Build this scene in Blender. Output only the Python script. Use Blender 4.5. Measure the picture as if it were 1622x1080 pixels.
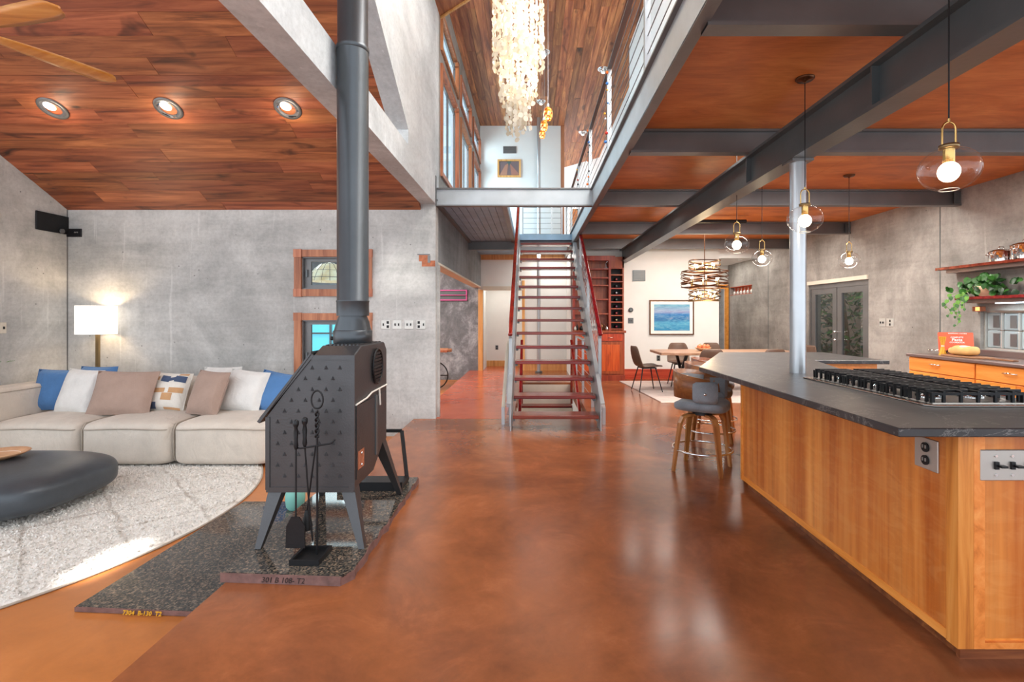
import bpy, bmesh, math, random
from mathutils import Vector, Matrix, Euler
from math import sin, cos, pi, radians
random.seed(11)
SC = bpy.context.scene
for o in list(bpy.data.objects): bpy.data.objects.remove(o)
COL = SC.collection

# ------------------------------------------------------------ camera, world, exposure
F = 800.0; CH = 1.40; VX = 843.0; VY = 500.0       # focal length in px of a 1622-wide frame, eye height, vanishing point
cam_d = bpy.data.cameras.new('camera'); cam = bpy.data.objects.new('camera', cam_d); COL.objects.link(cam)
cam.location = (0, 0, CH); cam.rotation_euler = (radians(90), 0, 0)
cam_d.sensor_fit = 'HORIZONTAL'; cam_d.sensor_width = 36; cam_d.lens = 36*F/1622
cam_d.shift_x = -(VX-811)/1622; cam_d.shift_y = -(540-VY)/1622
cam_d.clip_start = .05; cam_d.clip_end = 200
SC.camera = cam
W = bpy.data.worlds.new('world'); SC.world = W; W.use_nodes = True
W.node_tree.nodes['Background'].inputs[0].default_value = (.86, .93, 1, 1)
W.node_tree.nodes['Background'].inputs[1].default_value = 1.75
SC.view_settings.view_transform = 'Standard'; SC.view_settings.look = 'None'
SC.view_settings.gamma = 1; SC.view_settings.use_curve_mapping = False
SC.view_settings.exposure = 0.36

def area(name, loc, sx, sy, power, rot=(0,0,0), col=(1,.95,.88), spread=180):
    d = bpy.data.lights.new(name, 'AREA'); d.shape = 'RECTANGLE'; d.size = sx; d.size_y = sy; d.energy = power; d.color = col
    d.spread = radians(spread)
    o = bpy.data.objects.new(name, d); COL.objects.link(o); o.location = loc; o.rotation_euler = rot; return o
def point(name, loc, power, r=.04, col=(1,.72,.42)):
    d = bpy.data.lights.new(name, 'POINT'); d.energy = power; d.shadow_soft_size = r; d.color = col
    o = bpy.data.objects.new(name, d); COL.objects.link(o); o.location = loc; return o
# unseen fills added behind joists, in far rooms and loft; sky light outside windows
area('joist_fill', (3.3, 9.45, 3.03), 3.0, .5, 85)  # fill added out of sight behind the joists, no fitting there
area('joist_fill', (3.3, 7.05, 3.03), 3.0, .35, 100)
area('joist_fill', (3.3, 4.80, 3.03), 3.0, .25, 80)
area('joist_fill', (4.7, 12.0, 3.0), 1.2, .6, 16)
area('alcove_fill', (-3.6, 10.5, 2.8), 3.0, 3.0, 130)  # fill added to lift the alcove
area('hall_fill', (-.7, 13.35, 2.25), .8, .5, 6)  # fill added for the hall, hidden behind the recess header
area('hall_fill', (.35, 12.3, 2.9), .8, .6, 16)
area('corridor_fill', (5.0, 13.6, 2.84), .6, .9, 12)  # fill added to brighten the corridor wall
area('sky_light', (-3.4, 10.2, 5.4), 5.5, 4.5, 850, (0, radians(-75), 0), (1,.96,.91))  # area lamp adding sky light through the upper windows
area('loft_fill', (1.2, 4.5, 6.1), 1.0, 4.5, 300, (radians(25),0,0), (1,.97,.92))  # fill added to brighten the high ceiling and gallery
def sunbeam(src, dst, sx, sy, p):          # sunlight through narrow openings behind the viewer
    o = area('sunlight', src, sx, sy, p, col=(1, .97, .9), spread=2.5); o.rotation_euler = (Vector(dst)-Vector(src)).to_track_quat('-Z', 'Y').to_euler()
sunbeam((-3.1, -1.2, 4.6), (-2.80, 3.35, -.22), .10, .30, 1.3)
sunbeam((.7, -1.6, 3.0), (-1.72, 6.87, 1.95), .62, .5, .4)

# ------------------------------------------------------------ materials
def lin(c):
    c = c/255.0
    return c/12.92 if c <= .04045 else ((c+.055)/1.055)**2.4
def rgb(r, g, b): return (lin(r), lin(g), lin(b), 1)
class NT:
    def __init__(s, name):
        s.m = bpy.data.materials.new(name); s.m.use_nodes = True; s.t = s.m.node_tree; s.n = s.t.nodes; s.l = s.t.links
        s.b = s.n['Principled BSDF']; s.out = s.n['Material Output']
    def add(s, typ, **k):
        nd = s.n.new(typ)
        for a, v in k.items():
            if a.startswith('i_'): nd.inputs[a[2:].replace('_', ' ')].default_value = v
            else: setattr(nd, a, v)
        return nd
    def link(s, a, b): s.l.new(a, b)
    def coord(s, scale=(1,1,1), rnd=False, rot=(0,0,0)):
        tc = s.add('ShaderNodeTexCoord'); mp = s.add('ShaderNodeMapping'); mp.inputs['Scale'].default_value = scale; mp.inputs['Rotation'].default_value = rot
        s.link(tc.outputs['Object'], mp.inputs['Vector'])
        if rnd:
            oi = s.add('ShaderNodeObjectInfo'); mm = s.add('ShaderNodeMath', operation='MULTIPLY'); mm.inputs[1].default_value = 97.0
            s.link(oi.outputs['Random'], mm.inputs[0])
            cb = s.add('ShaderNodeCombineXYZ')
            for i in range(3): s.link(mm.outputs[0], cb.inputs[i])
            s.link(cb.outputs[0], mp.inputs['Location'])
        return mp.outputs[0]
    def noise(s, vec, scale, detail=5, rough=.55, dist=0):
        n = s.add('ShaderNodeTexNoise'); n.inputs['Scale'].default_value = scale; n.inputs['Detail'].default_value = detail
        n.inputs['Roughness'].default_value = rough; n.inputs['Distortion'].default_value = dist; s.link(vec, n.inputs['Vector']); return n.outputs['Fac']
    def ramp(s, fac, stops):
        r = s.add('ShaderNodeValToRGB'); e = r.color_ramp.elements
        e[0].position, e[0].color = stops[0]; e[1].position, e[1].color = stops[-1]
        for p, c in stops[1:-1]:
            q = e.new(p); q.color = c
        s.link(fac, r.inputs['Fac']); return r.outputs['Color']
    def mix(s, fac, a, b, mode='MIX'):
        m = s.add('ShaderNodeMix', data_type='RGBA', blend_type=mode)
        for k, v in ((0, fac), (6, a), (7, b)):
            if isinstance(v, (int, float)): m.inputs[k].default_value = v
            elif isinstance(v, tuple): m.inputs[k].default_value = v
            else: s.link(v, m.inputs[k])
        return m.outputs[2]
    def color(s, c):
        if isinstance(c, tuple): s.b.inputs['Base Color'].default_value = c
        else: s.link(c, s.b.inputs['Base Color'])
    def bump(s, h, strength=.3, dist=.01):
        b = s.add('ShaderNodeBump'); b.inputs['Strength'].default_value = strength; b.inputs['Distance'].default_value = dist
        s.link(h, b.inputs['Height']); s.link(b.outputs[0], s.b.inputs['Normal'])
    def fin(s, rough=.6, metal=0, spec=.5):
        s.b.inputs['Roughness'].default_value = rough; s.b.inputs['Metallic'].default_value = metal
        s.b.inputs['Specular IOR Level'].default_value = spec; return s.m
def vary(s, col, amt=.25, hue=.01):
    oi = s.add('ShaderNodeObjectInfo'); mr = s.add('ShaderNodeMapRange'); mr.inputs['To Min'].default_value = 1-amt; mr.inputs['To Max'].default_value = 1+amt
    s.link(oi.outputs['Random'], mr.inputs['Value'])
    h = s.add('ShaderNodeHueSaturation'); s.link(mr.outputs[0], h.inputs['Value']); s.link(col, h.inputs['Color'])
    m2 = s.add('ShaderNodeMath', operation='MULTIPLY_ADD'); m2.inputs[1].default_value = 7.13; m2.inputs[2].default_value = 0; s.link(oi.outputs['Random'], m2.inputs[0])
    fr = s.add('ShaderNodeMath', operation='FRACT'); s.link(m2.outputs[0], fr.inputs[0])
    mh = s.add('ShaderNodeMapRange'); mh.inputs['To Min'].default_value = .5-hue; mh.inputs['To Max'].default_value = .5+hue
    s.link(fr.outputs[0], mh.inputs['Value']); s.link(mh.outputs[0], h.inputs['Hue'])
    return h.outputs[0]

def plain(name, c, rough=.6, metal=0, bump=0, bscale=60, var=.06, spec=.5, vscale=4):
    s = NT(name); v = s.coord(); n = s.noise(v, vscale, 6)
    a = tuple(min(1, x*(1+var)) for x in c[:3])+(1,); b = tuple(x*(1-var) for x in c[:3])+(1,)
    s.color(s.ramp(n, [(.3, b), (.7, a)]))
    if bump: s.bump(s.noise(v, bscale, 3), bump, .01)
    return s.fin(rough, metal, spec)
def emis(name, c, st):
    s = NT(name); s.b.inputs['Base Color'].default_value = c; s.b.inputs['Emission Color'].default_value = c; s.b.inputs['Emission Strength'].default_value = st
    return s.fin(.5)
def glass(name, tint=(1,1,1,1), gl=.12, rough=.02):
    s = NT(name); s.n.remove(s.b); tr = s.add('ShaderNodeBsdfTransparent'); tr.inputs[0].default_value = tint
    g = s.add('ShaderNodeBsdfGlossy'); g.inputs['Roughness'].default_value = rough
    lw = s.add('ShaderNodeLayerWeight'); lw.inputs[0].default_value = .5; pw = s.add('ShaderNodeMath', operation='POWER'); pw.inputs[1].default_value = 3.5; s.link(lw.outputs['Facing'], pw.inputs[0])
    ad = s.add('ShaderNodeMath', operation='MULTIPLY_ADD', use_clamp=True); ad.inputs[1].default_value = .45; ad.inputs[2].default_value = gl*.5; s.link(pw.outputs[0], ad.inputs[0])
    mx = s.add('ShaderNodeMixShader'); s.link(ad.outputs[0], mx.inputs[0]); s.link(tr.outputs[0], mx.inputs[1]); s.link(g.outputs[0], mx.inputs[2])
    s.link(mx.outputs[0], s.out.inputs[0]); return s.m
def wood(name, dark, mid, light, axis='x', rough=.4, rnd=True, amt=.2, knots=True, gs=1.0, spec=.5, hue=.008):
    s = NT(name); k = {'x': (.6, 9, 9), 'y': (9, .6, 9), 'z': (9, 9, .6)}[axis]
    v = s.coord(tuple(q*gs for q in k), rnd); k2 = {'x': (.5, 1.6, 1.6), 'y': (1.6, .5, 1.6), 'z': (1.6, 1.6, .5)}[axis]
    g = s.noise(v, 1.6, 8, .65, .6); c = s.ramp(g, [(.30, dark), (.48, mid), (.70, light)])
    if knots:
        v2 = s.coord(tuple(q*gs*1.6 for q in k2), rnd); n2 = s.noise(v2, 1.7, 3, .5, .8)
        m = s.ramp(n2, [(.60, (0,0,0,1)), (.74, (1,1,1,1))])
        c = s.mix(m, c, tuple(x*.42 for x in dark[:3])+(1,))
    if rnd: c = vary(s, c, amt, hue)
    s.color(c); s.bump(g, .12, .004)
    return s.fin(rough, 0, spec)
def s_mid(a, b): return tuple((x+y)/2 for x, y in zip(a[:3], b[:3]))+(1,)
def concrete(name, a, b, streak=.5, scale=1.0, rough=.75, marble=False):
    s = NT(name); v = s.coord(); n1 = s.noise(v, .9*scale, 9, .68, .5)
    n2 = s.noise(s.coord((1.6, 1.6, .25)), 1.5, 8, .7, .3); n3 = s.noise(s.coord((.3, .3, 3.2)), 1.2, 6, .7, .4)
    dk = lambda q, k: tuple(min(1, x*k) for x in q[:3])+(1,)
    c = s.ramp(n1, [(.37, dk(a, .9)), (.5, s_mid(a, b)), (.60, dk(b, 1.05))])
    c = s.mix(streak*.6, c, s.ramp(n2, [(.3, dk(a, .86)), (.68, dk(b, 1.08))]))
    c = s.mix(.22, c, s.ramp(n3, [(.36, dk(a, .82)), (.58, b)]))
    if marble:
        n4 = s.noise(s.coord((1.3,1.3,1.0)), 2.0, 12, .76, .35); c = s.mix(.8, c, s.ramp(n4, [(.34, dk(a, .45)), (.5, dk(a, .95)), (.68, dk(b, 1.2))]))
    ln = s.noise(s.coord((9, 9, .5)), 2.0, 3, .5); c = s.mix(s.ramp(ln, [(.66, (0,0,0,1)), (.74, (.35,.35,.35,1))]), c, dk(b, 1.25))
    fine = s.noise(v, 22, 6, .75)
    c = s.mix(.28, c, s.ramp(fine, [(.35, (.5,.5,.5,1)), (.58, (1,1,1,1))]), 'MULTIPLY')
    pit = s.add('ShaderNodeTexVoronoi'); pit.inputs['Scale'].default_value = 5.5; s.link(v, pit.inputs['Vector'])
    c = s.mix(s.ramp(pit.outputs['Distance'], [(.035, (.8,.8,.8,1)), (.06, (0,0,0,1))]), c, dk(a, .35))
    s.color(c); s.bump(fine, .2, .006); return s.fin(rough, 0, .3)

M = {}
M['concrete'] = concrete('light concrete', rgb(160,160,158), rgb(210,209,206))
M['concrete_mid'] = concrete('smooth light concrete', rgb(178,181,183), rgb(214,217,218), .35)
M['concrete_warm'] = concrete('warm grey concrete', rgb(120,116,111), rgb(178,173,167), .55)
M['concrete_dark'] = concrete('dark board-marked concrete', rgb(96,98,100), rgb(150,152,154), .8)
M['concrete_marble'] = concrete('mottled concrete', rgb(120,122,127), rgb(176,178,184), .3, marble=True)
M['white_wall'] = plain('white wall', rgb(228,229,226), .8, 0, .05, 80, .02)
M['white_cool'] = plain('white plaster', rgb(232,236,236), .8, 0, .05, 80, .02)
M['cream'] = plain('cream paint', rgb(214,206,190), .7)
M['steel'] = plain('grey steel', rgb(118,117,117), .42, .55, .08, 30, .12, .5, 3)
M['steel_light'] = plain('pale mill steel', rgb(176,182,186), .4, .45, .08, 24, .12, .5, 3)
M['steel_dark'] = plain('dark steel', rgb(98,104,106), .36, .4, .08, 30, .12, .5, 3)
M['deck'] = plain('grey boards', rgb(142,174,198), .55, .1, .1, 40, .15)
M['alu'] = plain('satin aluminium', rgb(190,194,198), .3, .75, 0, 30, .05)
M['chrome'] = plain('chrome', rgb(225,225,225), .08, 1)
M['stainless'] = plain('stainless', rgb(205,200,192), .22, .95, 0)
M['brass'] = plain('brass', rgb(216,178,112), .25, 1)
M['brass_old'] = plain('antique brass', rgb(150,128,92), .35, .9)
M['bronze'] = plain('bronze', rgb(96,62,40), .35, .8)
M['black'] = plain('black iron', rgb(34,34,36), .42, .5, .1, 60, .2)
M['black_matte'] = plain('black', rgb(16,16,17), .6)
M['stove'] = plain('stove cast iron', rgb(78,78,80), .36, .6, .12, 90, .12)
M['stove_pipe'] = plain('stove pipe', rgb(78,82,86), .36, .65, .05, 40, .08)
M['granite_edge'] = plain('rough granite edge', rgb(118,86,80), .7, 0, .6, 30, .35, .5, 14)
M['rope'] = plain('white rope', rgb(225,220,210), .9)
M['glass'] = glass('clear glass', (1,1,1,1), .10)
M['glass_win'] = glass('window glass', (.74,.86,.92,1), .08)
M['glass_dark'] = glass('door glass', (.62,.66,.66,1), .14)
M['bulb'] = emis('warm bulb', (1,.80,.55,1), 14)
M['can_glow'] = emis('downlight glow', (1,.86,.66,1), 9)
M['plank'] = wood('walnut planks', rgb(84,44,28), rgb(146,80,48), rgb(188,114,72), 'x', .5, amt=.24, hue=.005)
M['plank_y'] = wood('long walnut planks', rgb(112,62,38), rgb(166,98,60), rgb(222,152,96), 'y', .45, amt=.3, hue=.006)
def ply():
    s = NT('stained plywood'); v = s.coord((1,1,1)); n = s.noise(s.coord((1.1,2.6,1)), 1.1, 8, .6, .8); f = s.noise(s.coord((3,26,3)), 2, 6, .6, .3)
    c = s.ramp(n, [(.3, rgb(164,88,36)), (.5, rgb(204,118,54)), (.7, rgb(232,152,84))]); c = s.mix(.25, c, s.ramp(f, [(.3, rgb(160,84,36)), (.7, rgb(230,150,86))]))
    s.color(c); return s.fin(.45, 0, .3)
M['ply'] = ply()
M['cherry'] = wood('cherry veneer', rgb(176,96,36), rgb(212,130,56), rgb(232,160,84), 'z', .38, amt=.05, knots=False, gs=1.1)
def fig():
    s = NT('figured cherry veneer'); n = s.noise(s.coord((9,9,.35)), 1.5, 7, .62, .3); w = s.noise(s.coord((4,4,11), rot=(.25,.25,0)), 1.5, 4, .6, 1.0); b = s.noise(s.coord((3.4,3.4,.16)), 1.6, 3, .5)
    c = s.ramp(n, [(.3, rgb(170,82,26)), (.5, rgb(216,122,46)), (.7, rgb(238,158,80))]); c = s.mix(s.ramp(w, [(.46, (0,0,0,1)), (.62, (.22,.22,.22,1))]), c, rgb(246,182,112))
    c = s.mix(.42, c, s.ramp(b, [(.40, rgb(164,80,28)), (.60, rgb(240,162,82))])); s.color(c); return s.fin(.34, 0, .5)
M['figured'] = fig()
M['orange_wood'] = wood('orange cabinet wood', rgb(206,122,44), rgb(232,146,62), rgb(244,168,86), 'y', .4, amt=.04, knots=False, gs=.9)
M['trim_wood'] = wood('window trim wood', rgb(120,66,42), rgb(170,106,72), rgb(196,134,96), 'z', .45, amt=.12, knots=False)
M['jamb_wood'] = wood('honey wood trim', rgb(186,122,64), rgb(218,156,92), rgb(232,178,118), 'z', .45, amt=.08, knots=False)
M['hutch'] = wood('red cherry hutch', rgb(110,42,24), rgb(150,62,34), rgb(178,86,48), 'z', .36, amt=.08, knots=False)
M['hutch_front'] = wood('red cherry door', rgb(150,56,20), rgb(196,84,30), rgb(214,110,50), 'z', .32, amt=.06, knots=True)
M['mahogany'] = wood('red mahogany', rgb(76,20,16), rgb(116,34,27), rgb(148,58,46), 'x', .22, amt=.08, knots=False)
M['rail_wood'] = wood('polished red handrail', rgb(86,20,16), rgb(128,32,24), rgb(156,52,38), 'y', .2, amt=.05, knots=False)
M['base_red'] = wood('red baseboard', rgb(150,52,26), rgb(190,76,40), rgb(206,100,60), 'x', .4, amt=.05, knots=False)
M['walnut'] = wood('bent walnut', rgb(84,42,22), rgb(126,70,38), rgb(166,104,60), 'x', .35, amt=.08, knots=False)
M['walnut_leg'] = wood('walnut leg', rgb(120,70,34), rgb(166,106,58), rgb(196,138,82), 'z', .35, amt=.08, knots=False)
M['fan_wood'] = wood('fan blade wood', rgb(176,98,34), rgb(206,126,52), rgb(226,156,84), 'x', .3, amt=.06, knots=False, gs=.8)
M['tabletop'] = wood('table wood', rgb(122,86,66), rgb(168,124,100), rgb(200,160,136), 'x', .35, amt=.04, knots=False)
M['board_wood'] = wood('board wood', rgb(110,72,48), rgb(146,100,70), rgb(176,128,92), 'y', .45, amt=.05, knots=False)
def floor_mat(name, cols, spec=.5, ro=.13):
    s = NT(name); v = s.coord(); n = s.noise(v, .55, 10, .68, .5); n2 = s.noise(v, 2.6, 9, .72, .6); n3 = s.noise(s.coord((1,1,1)), 14, 6, .75, .4)
    c = s.ramp(n, [(.30, cols[0]), (.47, cols[1]), (.68, cols[2])])
    c = s.mix(.32, c, s.ramp(n2, [(.34, cols[0]), (.55, cols[1]), (.72, cols[3])]))
    sp = s.ramp(n3, [(.70, (0,0,0,1)), (.80, (1,1,1,1))]); ms = s.mix(.5, (0,0,0,1), sp)
    c = s.mix(ms, c, cols[4]); s.color(c)
    r = s.add('ShaderNodeMapRange'); r.inputs['To Min'].default_value = ro; r.inputs['To Max'].default_value = ro+.16; s.link(n2, r.inputs['Value']); s.link(r.outputs[0], s.b.inputs['Roughness'])
    s.bump(s.noise(v, 5, 5, .6), .05, .01); m = s.m; s.b.inputs['Specular IOR Level'].default_value = spec; return m
M['floor'] = floor_mat('stained concrete floor', [rgb(86,54,36), rgb(140,82,50), rgb(186,112,66), rgb(194,122,78), rgb(216,162,120)])
M['floor_bright'] = floor_mat('bright stained floor', [rgb(150,62,40), rgb(186,86,54), rgb(206,106,70), rgb(210,116,78), rgb(220,150,110)])
M['floor_tan'] = floor_mat('tan stained floor', [rgb(146,88,42), rgb(184,112,56), rgb(206,132,72), rgb(206,136,80), rgb(222,164,110)], .4, .22)
def granite():
    s = NT('polished brown granite'); v = s.coord(); vo = s.add('ShaderNodeTexVoronoi'); vo.inputs['Scale'].default_value = 110; s.link(v, vo.inputs['Vector'])
    c = s.ramp(vo.outputs['Color'], [(.2, rgb(36,38,38)), (.5, rgb(82,76,68)), (.9, rgb(140,120,102))]); n = s.noise(v, 34, 5, .7)
    c = s.mix(s.ramp(n, [(.45, (0,0,0,1)), (.62, (.8,.8,.8,1))]), c, rgb(50,52,52)); s.color(c); return s.fin(.06, 0, .5)
M['granite'] = granite()
def soap():
    s = NT('soapstone'); v = s.coord(); n = s.noise(v, 2.2, 8, .65, .8); f = s.noise(v, 40, 4)
    c = s.ramp(n, [(.3, rgb(34,34,37)), (.6, rgb(55,53,55)), (.78, rgb(84,80,79))]); ve = s.noise(v, 1.4, 9, .7, 2.5)
    vm = s.ramp(ve, [(.492, (0,0,0,1)), (.5, (.5,.5,.5,1)), (.508, (0,0,0,1))]); c = s.mix(vm, c, rgb(170,166,160)); s.color(c); s.bump(f, .06, .004); return s.fin(.3, 0, .5)
M['soapstone'] = soap()
def fabric(name, c, rough=.95, sc=260, var=.08):
    s = NT(name); v = s.coord(); n = s.noise(v, 5, 5); f = s.noise(v, sc, 2)
    a = tuple(min(1, x*(1+var)) for x in c[:3])+(1,); b = tuple(x*(1-var) for x in c[:3])+(1,)
    cc = s.ramp(n, [(.3, b), (.7, a)]); cc = s.mix(.3, cc, s.ramp(f, [(.35, (.7,.7,.7,1)), (.6, (1,1,1,1))]), 'MULTIPLY'); s.color(cc)
    wr = s.noise(s.coord((1,1,.6), True), 7, 3, .5, 1.2); ma = s.add('ShaderNodeMath', operation='MULTIPLY_ADD'); ma.inputs[1].default_value = .12; s.link(f, ma.inputs[0]); s.link(wr, ma.inputs[2]); s.bump(ma.outputs[0], .55, .03)
    s.b.inputs['Sheen Weight'].default_value = .2; return s.fin(rough, 0, .2)
M['linen'] = fabric('beige linen', rgb(214,203,190)); M['linen_seam'] = fabric('linen piping', rgb(176,164,150))
M['f_blue'] = fabric('blue linen', rgb(84,128,180)); M['f_white'] = fabric('white linen', rgb(232,230,226)); M['f_mauve'] = fabric('mauve linen', rgb(176,150,136))
M['f_cream'] = fabric('cream cotton', rgb(236,230,220)); M['f_navy'] = fabric('navy patch', rgb(74,88,116)); M['f_tan'] = fabric('tan patch', rgb(206,160,116))
M['f_grey'] = fabric('grey wool felt', rgb(132,136,142), var=.2, sc=140); M['leather'] = plain('brown leather', rgb(94,70,56), .5, 0, .1, 60, .15)
def rug(name, base, line):
    s = NT(name); v = s.coord(); w1 = s.noise(v, 3, 4)
    tc = s.coord((1,1,1), rot=(0,0,.78)); sx = s.add('ShaderNodeSeparateXYZ'); s.link(tc, sx.inputs[0])
    outs = []
    for ax in (0, 1):
        ad = s.add('ShaderNodeMath', operation='MULTIPLY_ADD'); ad.inputs[1].default_value = .10; s.link(w1, ad.inputs[0]); s.link(sx.outputs[ax], ad.inputs[2])
        m = s.add('ShaderNodeMath', operation='MULTIPLY'); m.inputs[1].default_value = 1.9; s.link(ad.outputs[0], m.inputs[0])
        fr = s.add('ShaderNodeMath', operation='FRACT'); s.link(m.outputs[0], fr.inputs[0]); outs.append(s.ramp(fr.outputs[0], [(.0, (0,0,0,1)), (.035, (1,1,1,1)), (.08, (0,0,0,1))]))
    mm = s.mix(1.0, outs[0], outs[1], 'LIGHTEN'); mm = s.mix(s.ramp(s.noise(v, 2.2, 3), [(.4, (.3,.3,.3,1)), (.6, (.85,.85,.85,1))]), (0,0,0,1), mm)
    n = s.noise(v, 45, 5, .7); c = s.ramp(n, [(.3, tuple(x*.82 for x in base[:3])+(1,)), (.6, base)]); c = s.mix(mm, c, line); s.color(c); s.bump(n, .9, .02); return s.fin(.95, 0, .1)
M['rug'] = rug('cream shag', rgb(250,245,238), rgb(190,178,166))
M['rug_dining'] = fabric('faded pink rug', rgb(206,188,180), var=.12)
M['stone_table'] = plain('graphite stone', rgb(72,78,84), .38, .2, .1, 60, .2)
M['shade'] = emis('lamp shade', (1,.93,.84,1), 1.15)
M['leaf'] = plain('leaf green', rgb(44,98,32), .45, 0, 0, 30, .4, .5, 30); M['leaf_dark'] = plain('dark leaf', rgb(24,62,24), .4, 0, 0, 30, .4)
M['leaf_light'] = plain('fresh leaf', rgb(96,150,44), .45, 0, 0, 30, .3)
M['terracotta'] = plain('pale clay', rgb(226,190,158), .7); M['mint'] = plain('mint enamel', rgb(132,196,184), .35)
M['red_book'] = plain('orange book cover', rgb(232,92,56), .45); M['paper'] = plain('paper', rgb(240,238,232), .8)
M['pasta'] = plain('spaghetti', rgb(228,172,62), .5); M['bread'] = plain('bread crust', rgb(222,176,112), .8, 0, .5, 25, .25)
M['worktop'] = plain('brown steel worktop', rgb(128,110,106), .32, .4)
M['plate'] = plain('brushed plate', rgb(186,182,176), .35, .7); M['plate_pale'] = plain('pale plate', rgb(206,204,198), .4, .5)
M['magenta'] = plain('magenta painted steel', rgb(206,92,150), .35, .2); M['rust'] = plain('rusted steel', rgb(170,106,78), .8, .2, .4, 30, .3, .3, 20)
M['yellow'] = plain('yellow paint pen', rgb(226,170,40), .6); M['dark_ink'] = plain('dark marker', rgb(50,36,34), .7)
M['peach'] = plain('ripe fruit', rgb(214,120,78), .4, 0, 0, 30, .25); M['woven'] = plain('woven rattan', rgb(196,150,112), .8, 0, .5, 50, .3)
M['triangle'] = plain('dark red inlay', rgb(92,26,16), .5)
M['capiz'] = None
s = NT('capiz shell'); s.color(rgb(222,214,198)); s.b.inputs['Transmission Weight'].default_value = 0
s.b.inputs['Subsurface Weight'].default_value = 0
tl = s.add('ShaderNodeBsdfTranslucent'); tl.inputs[0].default_value = rgb(196,184,160); mxx = s.add('ShaderNodeMixShader'); mxx.inputs[0].default_value = .35
s.link(s.b.outputs[0], mxx.inputs[1]); s.link(tl.outputs[0], mxx.inputs[2]); s.link(mxx.outputs[0], s.out.inputs[0]); s.fin(.25); M['capiz'] = s.m
s = NT('amber mosaic glass'); v = s.coord(); vo = s.add('ShaderNodeTexVoronoi'); vo.inputs['Scale'].default_value = 45; s.link(v, vo.inputs['Vector'])
c = s.ramp(vo.outputs['Color'], [(.3, rgb(120,50,14)), (.6, rgb(240,140,50)), (.8, rgb(255,205,120))]); s.color(c); s.link(c, s.b.inputs['Emission Color']); s.b.inputs['Emission Strength'].default_value = 1.2; M['amber'] = s.fin(.2)
s = NT('stained glass shade'); v = s.coord(); n = s.noise(v, 6, 4); c = s.ramp(n, [(.3, rgb(214,176,110)), (.7, rgb(246,232,196))]); s.color(c); s.link(c, s.b.inputs['Emission Color']); s.b.inputs['Emission Strength'].default_value = .7; M['tiffany'] = s.fin(.3)
M['teal_glow'] = emis('turquoise glow', rgb(96,206,222), 1.0)
M['undercab'] = emis('cool shelf light', (.75,.92,1,1), 5)
def seascape():
    s = NT('abstract seascape'); v = s.coord((1.6,1,7)); n = s.noise(v, 2.2, 7, .65, 1.4); tc = s.add('ShaderNodeTexCoord'); sp = s.add('ShaderNodeSeparateXYZ'); s.link(tc.outputs['Generated'], sp.inputs[0])
    a = s.ramp(n, [(.32, rgb(20,66,140)), (.46, rgb(40,140,190)), (.58, rgb(120,184,206)), (.7, rgb(204,190,206))])
    b = s.ramp(sp.outputs[2], [(0, rgb(30,130,180)), (.3, rgb(90,170,200)), (.45, rgb(26,72,150)), (.62, rgb(40,100,180)), (.72, rgb(190,180,206)), (1, rgb(110,176,196))])
    s.color(s.mix(.45, b, a)); return s.fin(.3)
M['sea'] = seascape()

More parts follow.
